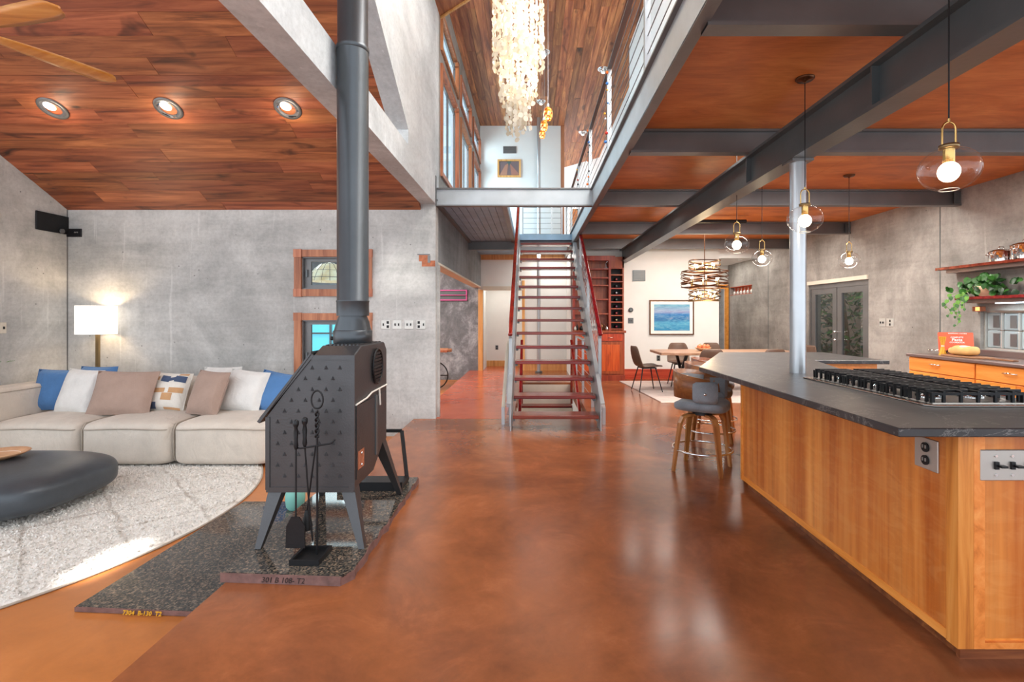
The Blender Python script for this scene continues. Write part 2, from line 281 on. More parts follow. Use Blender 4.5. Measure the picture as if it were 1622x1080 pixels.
# ------------------------------------------------------------ mesh builder
LOC = {}
def wloc(o): return LOC.get(o.name, Vector((0,0,0))) if o else Vector((0,0,0))
def tag(o, label=None, cat=None, group=None, kind=None):
    if label: o['label'] = label
    if cat: o['category'] = cat
    if group: o['group'] = group
    if kind: o['kind'] = kind
    return o
class MB:
    def __init__(s): s.v = []; s.f = []; s.sm = []
    def add(s, vs, fs, smooth=False):
        k = len(s.v); s.v += [tuple(p) for p in vs]; s.f += [tuple(i+k for i in f) for f in fs]; s.sm += [smooth]*len(fs); return s
    def box(s, x0, x1, y0, y1, z0, z1, j=True):
        if j:
            e = ((len(s.f)//6) % 7)*.00017; x0 -= e; x1 += e; y0 -= e; y1 += e; z0 -= e; z1 += e
        vs = [(x,y,z) for z in (z0,z1) for y in (y0,y1) for x in (x0,x1)]
        return s.add(vs, [(0,2,3,1),(4,5,7,6),(0,1,5,4),(2,6,7,3),(0,4,6,2),(1,3,7,5)])
    def obox(s, c, size, R=None, rz=None):
        if rz is not None: R = Matrix.Rotation(rz, 3, 'Z')
        R = R or Matrix.Identity(3); c = Vector(c)
        vs = [c + R @ Vector((x*size[0]/2, y*size[1]/2, z*size[2]/2)) for z in (-1,1) for y in (-1,1) for x in (-1,1)]
        return s.add(vs, [(0,2,3,1),(4,5,7,6),(0,1,5,4),(2,6,7,3),(0,4,6,2),(1,3,7,5)])
    def bar(s, a, b, w, h, up=(0,0,1)):
        a = Vector(a); b = Vector(b); d = (b-a); L = d.length; d.normalize(); up = Vector(up)
        if abs(d.dot(up)) > .98: up = Vector((0,1,0))
        x = d.cross(up).normalized(); z = x.cross(d).normalized(); R = Matrix((x, d, z)).transposed()
        return s.obox((a+b)/2, (w, L, h), R)
    def prism(s, poly, axis, a, b):
        n = len(poly)
        def P(p, t):
            return {'x': (t, p[0], p[1]), 'y': (p[0], t, p[1]), 'z': (p[0], p[1], t)}[axis]
        vs = [P(p, a) for p in poly] + [P(p, b) for p in poly]
        return s.add(vs, [tuple(range(n))[::-1], tuple(range(n, 2*n))] + [(i, (i+1) % n, n+(i+1) % n, n+i) for i in range(n)])
    def ring_sweep(s, rings, closed_ends=True, smooth=True, loop=False):
        n = len(rings[0]); vs = [p for r in rings for p in r]; fs = []
        m = len(rings)
        for i in range(m if loop else m-1):
            j = (i+1) % m
            for k in range(n): fs.append((i*n+k, i*n+(k+1) % n, j*n+(k+1) % n, j*n+k))
        s.add(vs, fs, smooth)
        if closed_ends and not loop:
            s.add([Vector(p) for p in rings[0]], [tuple(range(n))[::-1]]); s.add([Vector(p) for p in rings[-1]], [tuple(range(n))])
        return s
    def tube(s, pts, r, seg=8, closed=False):
        pts = [Vector(p) for p in pts]; n = len(pts); rings = []; pu = None
        for i, p in enumerate(pts):
            if closed: d = pts[(i+1) % n]-pts[i-1]
            else: d = pts[min(i+1, n-1)]-pts[max(i-1, 0)]
            d.normalize()
            if pu is None: pu = Vector((0,0,1)) if abs(d.z) < .9 else Vector((1,0,0))
            x = (pu - d*pu.dot(d)).normalized(); pu = x; y = d.cross(x)
            rr = r[i] if isinstance(r, (list, tuple)) else r
            rings.append([p + (x*cos(2*pi*k/seg)+y*sin(2*pi*k/seg))*rr for k in range(seg)])
        return s.ring_sweep(rings, not closed, True, closed)
    def cyl(s, a, b, r, r2=None, seg=16): return s.tube([a, b], [r, r if r2 is None else r2], seg)
    def lathe(s, prof, c=(0,0,0), seg=24, sx=1, sy=1, cap=True):
        rings = [[(c[0]+r*cos(2*pi*k/seg)*sx, c[1]+r*sin(2*pi*k/seg)*sy, c[2]+z) for k in range(seg)] for r, z in prof]
        return s.ring_sweep(rings, cap, True)
    def ball(s, c, r, seg=12, rings=8):
        if not isinstance(r, (tuple, list)): r = (r, r, r)
        R = []
        for i in range(rings+1):
            t = pi*i/rings; R.append([(c[0]+r[0]*max(sin(t), .001)*cos(2*pi*k/seg), c[1]+r[1]*max(sin(t), .001)*sin(2*pi*k/seg), c[2]-r[2]*cos(t)) for k in range(seg)])
        return s.ring_sweep(R, False, True)
    def disc(s, c, r, n=(0,0,1), seg=8):
        n = Vector(n).normalized(); x = n.cross(Vector((0,0,1)));
        if x.length < .1: x = n.cross(Vector((0,1,0)))
        x.normalize(); y = n.cross(x); c = Vector(c)
        return s.add([c+(x*cos(2*pi*k/seg)+y*sin(2*pi*k/seg))*r for k in range(seg)], [tuple(range(seg))], True)
    def quad(s, *p): return s.add(p, [tuple(range(len(p)))])
    def soft(s, c, size, e=.35, seg=24, rings=16, R=None, puff=None):
        """rounded super-ellipsoid block"""
        def sp(x, p): return (abs(x)**p)*(1 if x >= 0 else -1)
        R = R or Matrix.Identity(3); out = []; c = Vector(c)
        for i in range(rings+1):
            v = -pi/2+pi*i/rings; row = []
            for k in range(seg):
                u = 2*pi*k/seg; cv = sp(cos(v), e); p = Vector((size[0]/2*cv*sp(cos(u), e), size[1]/2*cv*sp(sin(u), e), size[2]/2*sp(sin(v), e)))
                if puff: p = puff(p)
                row.append(c + R @ p)
            out.append(row)
        return s.ring_sweep(out, False, True)
    def build(s, name, mat, parent=None, bevel=0, label=None, kind=None, solid=0, subd=0):
        me = bpy.data.meshes.new(name); off = wloc(parent); me.from_pydata([(x-off[0], y-off[1], z-off[2]) for x, y, z in s.v], [], s.f)
        bm = bmesh.new(); bm.from_mesh(me)
        for f, q in zip(bm.faces, s.sm): f.smooth = q
        bmesh.ops.remove_doubles(bm, verts=bm.verts, dist=.00002) if subd else None
        bmesh.ops.recalc_face_normals(bm, faces=bm.faces)
        if bevel: bmesh.ops.bevel(bm, geom=list(bm.edges), offset=bevel, segments=1, affect='EDGES', profile=.5, clamp_overlap=True)
        bm.to_mesh(me); bm.free()
        me.materials.append(M[mat] if isinstance(mat, str) else mat)
        o = bpy.data.objects.new(name, me); COL.objects.link(o); LOC[o.name] = Vector(off)
        if parent: o.parent = parent
        if solid:
            q = o.modifiers.new('solid', 'SOLIDIFY'); q.thickness = solid; q.offset = 0
        if subd:
            q = o.modifiers.new('sub', 'SUBSURF'); q.levels = subd; q.render_levels = subd
        return tag(o, label, kind=kind)
def thing(name, label, cat, loc=(0,0,0), group=None):
    o = bpy.data.objects.new(name, None); COL.objects.link(o); o.location = loc; o.empty_display_size = .1; LOC[o.name] = Vector(loc)
    return tag(o, label, cat, group)
def struct(name, mb, mat, parent=None, **k):
    o = mb.build(name, mat, parent, **k)
    if not parent: o['kind'] = 'structure'
    return o
def copy_tree(o, parent=None):
    c = o.copy(); COL.objects.link(c); LOC[c.name] = LOC.get(o.name, Vector((0,0,0)))
    if parent: c.parent = parent
    for ch in list(o.children): copy_tree(ch, c)
    return c
def holed(mb, plane, a, b, u0, u1, z0, z1, holes):
    us = sorted({u0, u1} | {h[0] for h in holes} | {h[1] for h in holes}); zs = sorted({z0, z1} | {h[2] for h in holes} | {h[3] for h in holes})
    for i in range(len(us)-1):
        for j in range(len(zs)-1):
            cu = (us[i]+us[i+1])/2; cz = (zs[j]+zs[j+1])/2
            if any(h[0] < cu < h[1] and h[2] < cz < h[3] for h in holes): continue
            if plane == 'y': mb.box(us[i], us[i+1], a, b, zs[j], zs[j+1], False)
            else: mb.box(a, b, us[i], us[i+1], zs[j], zs[j+1], False)
    return mb
_txt = {}
def text(body, size, name, mat, parent, loc, R, extrude=.0015, align='CENTER', shear=0, bold=0):
    cu = bpy.data.curves.new('t', 'FONT'); cu.body = body; cu.size = size; cu.extrude = extrude; cu.align_x = align; cu.shear = shear; cu.offset = bold; cu.resolution_u = 2
    to = bpy.data.objects.new('t', cu); COL.objects.link(to); bpy.context.view_layer.update()
    me = bpy.data.meshes.new_from_object(to.evaluated_get(bpy.context.evaluated_depsgraph_get())); bpy.data.objects.remove(to)
    me.materials.append(M[mat]); off = wloc(parent); me.transform(Matrix.Translation(Vector(loc)-off) @ R.to_4x4())
    o = bpy.data.objects.new(name, me); COL.objects.link(o); LOC[o.name] = off
    if parent: o.parent = parent
    return o
RY = Matrix.Rotation(pi/2, 3, 'X')                       # text standing up, facing -y

# ============================================================ SETTING
XL, XM, XM2, XE, XR = -6.32, -1.314, -1.51, .82, 5.66     # left wall, middle wall faces, mezzanine edge, right wall
YB, YH, YD = 6.87, 12.92, 11.2                             # living back wall, hall end wall, dining wall
ZF, ZL, ZT, ZH = 0.0, -.24, 3.07, 6.26                     # main floor, lower floor, plywood, high ceiling
XS = -1.61                                                 # edge of the step down
mb = MB()
mb.box(XS, 7.0, -2.5, 6.868, -.24, 0).box(-.36, 7.0, 6.868, 7.0, -.24, 0).box(XE-.02, 7.0, 7.0, 15.2, -.24, 0).box(-.26, XE-.02, 10.6, 14.4, -.24, 0).box(-.36, -.26, 7.0, 14.4, -.24, 0)
fl = struct('floor', mb, 'floor')
struct('floor', MB().box(XS, -.36, 6.875, 14.4, -.24, .0), 'floor_bright', label='bright orange slab beside the stairs')
struct('floor', MB().box(-9, XS, -2.5, 7.0, -.30, ZL).box(-9, XS, 7.0, 13.2, -.30, ZL), 'floor_tan', label='tan lower floor of the living area')

# living room back wall with its two window holes
WIN = [(-3.13, -2.27, 1.76, 2.2), (-3.13, -2.27, .36, 1.34)]
mb = MB(); holed(mb, 'y', YB, YB+.2, XL-.2, XM, ZL, 2.918, WIN)
struct('wall_back', mb, 'concrete')
struct('wall_left', MB().prism([(4.6, ZL), (YB, ZL), (YB, 2.95), (4.6, 4.2)], 'x', XL-.2, XL), 'concrete_dark' if 0 else 'concrete')
# middle concrete wall above the living area, with the sloping cut-out
OP = [(1.5, 3.21), (5.36, 3.21), (5.36, 3.377), (1.5, 5.62)]
mb = MB(); mb.prism([(-1, 2.918), (7.1, 2.918), (7.1, 3.21), (-1, 3.21)], 'x', XM2, XM)
mb.prism([(5.36, 3.21), (7.1, 3.21), (7.1, 6.3), (5.36, 6.3)], 'x', XM2, XM)
mb.prism([(1.5, 5.62), (5.36, 3.377), (5.36, 6.3), (1.5, 6.3)], 'x', XM2, XM)
mb.prism([(-1, 3.21), (1.5, 3.21), (1.5, 6.3), (-1, 6.3)], 'x', XM2, XM)
struct('wall_middle', mb, 'concrete_mid')
# hall side wall: dark concrete band over the opening to the alcove, pale underside
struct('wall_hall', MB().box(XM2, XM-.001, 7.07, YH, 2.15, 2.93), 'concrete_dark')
struct('trim_1', MB().box(XM2, XM, 7.07, YH, 2.12, 2.15), 'cream')
# alcove
mb = MB(); holed(mb, 'y', YH, YH+.15, XL, -1.38, ZL, 2.95, [(-6.1, -4.3, .3, 1.6)])
struct('wall_alcove', mb, 'concrete_marble')
struct('wall_alcove_side', MB().box(XL-.2, XL, YB+.2, YH+.15, ZL, 2.95), 'concrete')
struct('ceiling', MB().box(XL, XM2, YB+.2, YH+.15, 2.95, 3.0), 'white_wall')
w = struct('window_3', MB().box(-6.1, -4.3, YH+.1, YH+.12, .3, 1.6), 'teal_glow')  # added glowing pane, gives the turquoise glimpsed through the living room window
for x in (-6.1, -5.2, -4.35): MB().box(x, x+.05, YH+.02, YH+.1, .3, 1.6).build('mullion', 'steel_dark', w)
MB().box(-6.1, -4.3, YH+.02, YH+.1, .93, .97).build('mullion', 'steel_dark', w)

# window wall over the hall, full height of the stair void
UW = [(7.4, 8.95), (9.4, 10.85), (11.35, 12.8)]
ho = [(a, b, 3.5, 5.0) for a, b in UW] + [(a, b, 5.33, 5.78) for a, b in UW]
mb = MB(); holed(mb, 'x', XM-.085, XM-.02, 7.1, YH+.02, 2.93, 6.3, ho); struct('wall_windows', mb, 'concrete_warm')
n = 4
for k, (a, b) in enumerate(UW):
    for (z0, z1) in ((3.5, 5.0), (5.33, 5.78)):
        fr = MB()
        for (p, q, r, t) in ((a-.07, a, z0-.07, z1+.07), (b, b+.07, z0-.07, z1+.07)): fr.box(XM-.09, XM+.014, p, q, r, t)
        fr.box(XM-.09, XM+.014, a, b, z0-.07, z0).box(XM-.09, XM+.014, a, b, z1, z1+.07)
        o = struct('window_%d' % n, fr, 'trim_wood'); n += 1
        # casement sash leaning inward / awning tilted
        if z0 < 4:
            sm = MB().box(XM-.075, XM-.045, a+.02, a+.07, z0+.02, z1-.02).box(XM-.075, XM-.045, b-.07, b-.02, z0+.02, z1-.02).box(XM-.075, XM-.045, a+.02, b-.02, z0+.02, z0+.07).box(XM-.075, XM-.045, a+.02, b-.02, z1-.07, z1-.02).box(XM-.075, XM-.045, (a+b)/2-.02, (a+b)/2+.02, z0+.02, z1-.02)
        else:
            sm = MB().box(XM-.075, XM-.045, a+.02, b-.02, z0+.01, z0+.05).box(XM-.075, XM-.045, a+.02, b-.02, z1-.05, z1-.01).box(XM-.075, XM-.045, a+.02, a+.06, z0, z1).box(XM-.075, XM-.045, b-.06, b-.02, z0, z1)
        sm.build('sash', 'steel', o)
        MB().box(XM-.063, XM-.058, a+.04, b-.04, z0+.04, z1-.04).build('pane', 'glass_win', o)
        MB().box(XM-.07, XM+.05, b-.3, b-.18, z1-.05, z1-.02).build('crank', 'chrome', o)
# hall end wall (two storeys) with the white recess
mb = MB(); holed(mb, 'y', YH, YH+.1, -1.38, .95, 0, 2.85, [(-1.26, -.22, 0, 2.06)])
struct('wall_hall_end', mb, 'white_wall')
struct('wall_hall_recess', MB().box(-1.4, -.1, 14.0, 14.1, 0, 2.3).box(-1.4, -1.26, YH+.1, 14.0, 0, 2.3).box(-.22, -.1, YH+.1, 14.0, 0, 2.3).box(-1.4, -.1, YH+.1, 14.0, 2.3, 2.4), 'white_wall')
struct('trim_2', MB().box(-1.38, -1.26, YH-.03, YH+.12, 0, 2.06), 'jamb_wood')
struct('trim_3', MB().box(-1.26, -.22, YH-.04, YH+.12, 2.05, 2.15), 'cream')
struct('trim_4', MB().box(-.26, -.19, YH-.03, YH+.12, 0, 2.3), 'jamb_wood')
struct('trim_5', MB().box(-1.38, .95, YH-.05, YH, 2.83, 3.03), 'jamb_wood')
struct('baseboard_recess', MB().box(-1.26, -.22, 13.97, 14.0, 0, .16), 'jamb_wood')
struct('baseboard_hall', MB().box(-.19, .9, YH-.02, YH, 0, .2), 'jamb_wood')
struct('wall_hutch_side', MB().box(.88, .95, 11.2, YH, 0, 3.0), 'white_wall')
struct('wall_upper_end', MB().box(XM-.1, .73, YH, YH+.1, 3.03, ZH), 'white_cool')
struct('trim_6', MB().box(.73, .82, YH-.03, YH+.13, 3.03, ZH-.01), 'trim_wood')
# upper gallery walls
mb = MB(); mb.prism([(2.06, 9.1), (2.16, 9.1), (2.16, 15.5), (2.06, 15.5)], 'z', 3.1, ZH); mb.prism([(2.06, 15.5), (2.16, 15.55), (.8, 16.95), (.75, 16.85)], 'z', 3.1, ZH)
mb.box(1.75, 2.16, 1.0, 9.1, 3.1, ZH+.05); struct('wall_gallery', mb, 'white_cool')
# high ceiling: real boards
hc = struct('ceiling', MB().box(XM2, 2.2, .8, 17.2, ZH+.03, ZH+.08), 'trim_wood')
x = XM-.02
while x < 2.1:
    w_ = random.uniform(.10, .165); y = 2.0 + random.uniform(0, 1.5)
    y0 = 1.0
    while y0 < 17:
        y1 = min(17.1, y0 + random.uniform(1.6, 4.2))
        dz = random.uniform(0, .004)
        MB().box(x+.002, x+w_-.002, y0+.002, y1-.002, ZH-dz, ZH+.03).build('plank', 'plank_y', hc)
        y0 = y1
    x += w_
sf = struct('trim_7', MB().prism([(XM, 7.2), (-.35, 6.32), (-.35, 5.2), (XM, 5.2)], 'z', 5.66, 5.70), 'plank_y')
MB().bar((XM+.01, 7.2, 5.66), (-.35, 6.33, 5.66), .03, .05).build('edge_strip', 'jamb_wood', sf)
# sloping living ceiling, boards laid across the room
SL = .54; Z0 = 2.843
def zc(y): return Z0 + SL*(YB-y)
lc = struct('ceiling', MB().prism([(YB+.05, zc(YB+.05)+.03), (-1.0, zc(-1)+.03), (-1.0, zc(-1)+.08), (YB+.05, zc(YB+.05)+.08)], 'x', XL-.3, XM2-.005), 'trim_wood')
y = YB+.02
while y > -.6:
    w_ = random.uniform(.105, .20); x = XL-.25 - random.uniform(0, 1.2)
    while x < XM2-.01:
        x1 = x + random.uniform(1.0, 3.0); xa = max(x, XL-.25); xb = min(x1, XM2-.006)
        if XM2-xb < .25: xb = XM2-.006; x1 = xb+.01
        dz = random.uniform(0, .004)
        if xb-xa > .05:
            MB().prism([(y-.002, zc(y)-dz), (y-w_+.002, zc(y-w_)-dz), (y-w_+.002, zc(y-w_)+.03), (y-.002, zc(y)+.03)], 'x', xa+.0015, xb-.0015).build('plank', 'plank', lc)
        x = x1
    y -= w_
# right side: plywood underside of the mezzanine, one sheet per bay
JY = [.35, 2.53, 4.50, 6.66, 8.97, 10.95]
pc = struct('ceiling', MB().box(XE+.05, XR+.3, -1.2, 13.0, ZT+.02, ZT+.12), 'hutch')
ys = [-1.2] + JY + [13.0]
for i in range(len(ys)-1):
    cuts = [XE+.02, 3.35, XR+.25] if i % 2 else [XE+.02, 2.45, 4.9, XR+.25]
    for a, b in zip(cuts, cuts[1:]):
        MB().box(a+.0015, b-.0015, ys[i]+.002, ys[i+1]-.002, ZT, ZT+.02).build('plywood_panel', 'ply', pc)
# dining wall, corridor, right wall
struct('wall_dining', MB().box(.86, 4.14, YD, YD+.12, 0, ZT), 'white_wall')
struct('wall_corridor_side', MB().box(4.02, 4.14, YD+.12, 14.6, 0, ZT), 'white_wall')
mb = MB(); holed(mb, 'y', 14.6, 14.7, 4.0, XR+.2, 0, 3.0, [(4.9, 5.58, 0, 2.2)]); struct('wall_corridor_end', mb, 'white_wall')
struct('wall_beyond', MB().box(4.3, 6.2, 15.3, 15.4, 0, 2.4), 'concrete_warm')
struct('ceiling', MB().box(4.14, XR, 12.7, 14.6, 2.85, 2.92).box(4.14, XR, 12.7, 12.76, 2.92, ZT), 'white_wall', label='white dropped ceiling of the corridor')
mb = MB(); mb.box(4.82, 4.9, 14.56, 14.6, 0, 2.3).box(5.56, 5.64, 14.5, 14.62, 0, 2.3).box(4.9, 5.56, 14.56, 14.6, 2.18, 2.3); struct('trim_8', mb, 'base_red' if 0 else 'orange_wood')
DOOR = (8.50, 10.35, 0, 2.05)
mb = MB(); holed(mb, 'x', XR, XR+.25, 4.9, 15.5, 0, ZT+.05, [DOOR, (13.0, 14.45, 1.98, 2.2), (5.0, 6.38, .98, 1.46)])
struct('wall_right', mb, 'concrete_warm')
for yy in (7.0, 12.1): struct('trim_9', MB().box(XR-.004, XR+.002, yy, yy+.014, 0, ZT), 'steel_dark', label='dark joint strip in the right concrete wall')
struct('baseboard_dining', MB().box(2.0, 4.14, YD-.025, YD, 0, .22).box(2.0, 4.14, YD-.04, YD, .0, .06), 'base_red')
struct('trim_10', MB().box(XM+.0, XM+.03, 7.0, 7.05, 0, 2.1), 'concrete')
# skirting of the pale wall notch near the column
# french doors
d = thing('door_1', 'pair of dark grey french doors in the right concrete wall', 'door', (XR, 9.4, 0)); d['kind'] = 'structure'; del d['category']
MB().box(XR+.02, XR+.1, 8.5, 8.55, 0, 2.0).box(XR+.02, XR+.1, 10.3, 10.35, 0, 2.0).box(XR+.02, XR+.1, 8.5, 10.35, 1.93, 2.05).build('door_frame', 'steel', d)
MB().box(XR-.03, XR+.05, 8.5, 10.35, 2.02, 2.09).build('shade_box', 'cream', d)
for (a, b) in ((8.56, 9.42), (9.44, 10.29)):
    lf = MB().box(XR+.03, XR+.08, a, a+.13, 0, 1.93).box(XR+.03, XR+.08, b-.13, b, 0, 1.93).box(XR+.03, XR+.08, a, b, 0, .25).box(XR+.03, XR+.08, a, b, 1.82, 1.93).build('door_leaf', 'steel', d)
    MB().box(XR+.052, XR+.058, a+.12, b-.12, .24, 1.83).build('pane', 'glass_dark', lf)
    if a < 9:
        for z in (.95, 1.1): MB().cyl((XR+.03, 9.36, z), (XR-.05, 9.36, z), .012).ball((XR-.05, 9.36, z), .026).build('knob', 'chrome', lf)
# the garden outside them
struct('ground', MB().box(XR+.3, 14, 2, 18, -.15, -.05), 'concrete_warm')
def leaf_cloud(name, label, c, r, n, mats, size=(.05, .11), cat='shrub'):
    t = thing(name, label, cat, (c[0], c[1], -.05)); rnd = random.Random(int(c[1]*100)); 
    for mi, mt in enumerate(mats):
        q = MB()
        for i in range(n//len(mats)):
            u = rnd.uniform(-1, 1); a = rnd.uniform(0, 2*pi); rr = rnd.uniform(.55, 1)**.5; s_ = (1-u*u)**.5
            p = Vector((c[0]+r[0]*rr*s_*cos(a), c[1]+r[1]*rr*s_*sin(a), c[2]+r[2]*rr*u)); L = rnd.uniform(*size)
            d1 = Vector((rnd.gauss(0,1), rnd.gauss(0,1), rnd.gauss(0,1))).normalized(); d2 = d1.orthogonal().normalized()
            q.add([p-d1*L, p+d2*L*.45, p+d1*L, p-d2*L*.45], [(0,1,2,3)])
        q.build('foliage', mt, t, kind='stuff')
    MB().tube([(c[0], c[1], -.05), (c[0]+.05, c[1], c[2]*.6), (c[0], c[1]+.1, c[2]+r[2]*.5)], [.06, .05, .02], 7).build('trunk', 'board_wood', t)
leaf_cloud('shrub', 'tall leafy shrub outside the left pane of the french doors', (7.2, 11.6, 1.3), (.7, 1.1, 1.35), 1600, ['leaf', 'leaf_dark', 'leaf_light'])
leaf_cloud('shrub', 'darker shrub outside behind the right french door', (7.4, 9.2, 1.5), (.55, .8, 1.3), 800, ['leaf', 'leaf_dark'])
struct('wall_garden', MB().box(8.3, 8.5, 4, 18, -.1, 3.2), 'board_wood')

# mezzanine floor slab over walkway, with grey board soffit
wk = struct('ceiling', MB().box(XM-.02, -.35, 6.95, 10.4, 2.96, 3.08).box(XM-.02, XE, 10.4, YH, 2.96, 3.08), 'deck', label='grey boarded underside of the upper walkway')
x = XM+.06
for k in range(8):
    w_ = (.35+XM-.06+.0)/-8.0*-1; w_ = (-.42-(XM+.06))/8
    a = XM+.06+k*w_
    MB().box(a+.003, a+w_-.004, 6.98, 10.38, 2.935, 2.96).build('board', 'deck', wk)
for (a, b) in ((XM, XM+.06), (-.42, -.35)): MB().box(a, b, 6.98, 10.4, 2.90, 2.96).build('edge_angle', 'steel', wk)
struct('ceiling', MB().box(.86, 2.2, 1, 17, 3.1, 3.14).box(.7, 2.2, YH, 17, 3.0, 3.1), 'plank_y', label='mezzanine floor edge')
# stairwell going down
sw = MB().box(-.30, -.26, 7.0, 10.6, -2.2, -.001).box(XE-.02, XE+.02, 7.0, 10.6, -2.2, -.001).box(-.3, XE, 10.6, 10.64, -2.2, -.001).box(-.3, XE, 6.98, 7.0, -2.2, -.001).box(-.3, XE, 7, 10.6, -2.25, -2.2)
struct('wall_stairwell', sw, 'white_wall')

# ------------------------------------------------------------ steel
def ibeam(mb, axis, a, b, u, z0, z1, w, t=.018, tw=.012):
    """beam along axis from a to b; u = centre across"""
    def bx(u0, u1, y0, y1): (mb.box(a, b, u0, u1, y0, y1) if axis == 'x' else mb.box(u0, u1, a, b, y0, y1))
    bx(u-w/2, u+w/2, z0, z0+t); bx(u-w/2, u+w/2, z1-t, z1); bx(u-tw/2, u+tw/2, z0+t, z1-t)
def beam(label, group=None, **k):
    m = MB(); ibeam(m, **k); return m
names = ['first steel joist, nearest the viewer above the frame', 'steel joist crossing the top edge of the picture', 'steel joist across the plywood ceiling behind the hanging cord canopy', 'steel joist in line with the pale cross beam', 'steel joist above the french doors', 'farthest steel joist, just before the dining wall']
for i, yj in enumerate(JY):
    t = thing('steel_joist', names[i], 'beam', (XE+.06, yj, 2.86), 'grey joists under the mezzanine')
    xe = XR
    m = MB(); ibeam(m, 'x', XE+.06, xe, yj+.05, 2.86, ZT-.003, .10); m.build('joist_web', 'steel', t)
    MB().box(XE+.06, xe, yj-.002, yj+.102, 2.856, 2.872).build('lower_flange', 'steel', t)
    MB().box(xe-.1, xe-.02, yj-.012, yj-.002, 2.88, ZT-.03).cyl((xe-.06, yj-.02, 2.92), (xe-.06, yj-.002, 2.92), .012).cyl((xe-.06, yj-.02, 3.0), (xe-.06, yj-.002, 3.0), .012).build('end_cleat', 'steel_dark', t)
t = thing('steel_beam', 'long grey steel channel along the mezzanine edge', 'beam', (XE, 0, 2.88))
MB().box(XE, XE+.015, -.5, YH, 2.88, 3.12).build('web', 'steel_light', t)
MB().box(XE, XE+.07, -.5, YH, 2.875, 2.888).build('lower_flange', 'steel', t)
MB().box(XE-.03, XE+.07, -.5, YH, 3.115, 3.13).build('upper_flange', 'steel', t)
t = thing('steel_beam', 'pale steel cross beam spanning in front of the stairs', 'beam', (-1.31, 6.88, 2.9))
MB().box(XM, XE, 6.90, 6.915, 2.90, 3.14).build('web', 'steel_light', t)
MB().box(XM, XE, 6.87, 6.96, 2.895, 2.91).build('lower_flange', 'steel', t)
MB().box(XM, XE, 6.87, 6.96, 3.128, 3.142).build('upper_flange', 'steel', t)
MB().box(XM, XM+.012, 6.84, 6.9, 2.9, 3.3).cyl((XM+.02, 6.83, 2.97), (XM+.02, 6.86, 2.97), .014).build('end_plate', 'steel', t)
t = thing('steel_beam', 'grey steel beam under the walkway at the stair head, left', 'beam', (-1.31, 10.42, 2.78))
m = MB(); ibeam(m, 'x', XM, -.3, 10.45, 2.76, 2.95, .1); m.build('joist_web', 'steel', t)
t = thing('steel_beam', 'pale steel landing channel at the head of the stairs', 'beam', (-.3, 10.6, 2.9))
MB().box(-.3, XE, 10.62, 10.64, 2.86, 3.10).build('web', 'steel_light', t)
MB().box(-.3, XE, 10.6, 10.66, 3.09, 3.105).build('upper_flange', 'steel_light', t)
t = thing('steel_beam', 'big dark steel girder running diagonally over the island', 'beam', (2.03, 0, 2.58))
m = MB(); m.box(1.995, 2.012, .2, 11.2, 2.6, 2.84).build('web', 'steel_dark', t)
MB().box(1.94, 2.10, .2, 11.2, 2.58, 2.602).build('lower_flange', 'steel_dark', t)
MB().box(1.94, 2.10, .2, 11.2, 2.835, 2.858).build('upper_flange', 'steel_dark', t)
for yy in (2.9, 4.6): MB().box(1.95, 1.995, yy, yy+.012, 2.602, 2.835).build('stiffener', 'steel_dark', t)
t = thing('steel_column', 'round silver column standing on the island under the dark girder', 'column', (2.03, 3.86, .965))
MB().cyl((2.03, 3.86, .965), (2.03, 3.86, 2.57), .058, seg=32).build('shaft', 'alu', t)
MB().box(1.95, 2.11, 3.78, 3.94, 2.565, 2.58).build('cap_plate', 'steel', t)
t = thing('steel_column', 'thin round steel post behind the stairs', 'column', (.16, 12.4, 0))
MB().cyl((.16, 12.4, 0), (.16, 12.4, ZH), .045).build('shaft', 'alu', t)
MB().cyl((.16, 12.4, 0), (.16, 12.4, .04), .09).build('foot_ring', 'steel_dark', t)
MB().tube([(2.25, 8.5, 2.99), (3.6, 8.5, 2.99)], .03, 10).build('conduit', 'black', tag(thing('conduit_pipe', 'dark conduit pipe under the plywood over the dining table', 'pipe', (2.25, 8.5, 2.99))))

# ============================================================ STAIRS
st = thing('staircase', 'open staircase with red wooden treads and steel stringers', 'staircase', (.285, 6.1, 0))
def ty(k): return 5.8+.30*k
def tz(k): return .1926*k
for k in range(1, 16):
    MB().box(-.235, .805, ty(k), ty(k)+.29, tz(k)-.042, tz(k)).build('tread', 'mahogany', st, bevel=.006)
for x in (-.262, .835):
    s_ = MB(); s_.prism([(6.12, 0), (6.42, 0), (10.62, 2.72), (10.62, 3.06), (10.40, 3.06), (6.12, .33)], 'x', x-.008, x+.008)
    s_.build('stringer', 'steel_light', st)
    MB().bar((x+(.02 if x > 0 else -.02), 6.12, .33), (x+(.02 if x > 0 else -.02), 10.36, 3.05), .05, .012).build('stringer_flange', 'steel_light', st)
for k in range(1, 16):
    MB().box(-.235, -.205, ty(k)+.02, ty(k)+.26, tz(k)-.07, tz(k)-.042).box(.775, .805, ty(k)+.02, ty(k)+.26, tz(k)-.07, tz(k)-.042).build('tread_bracket', 'steel_dark', st)
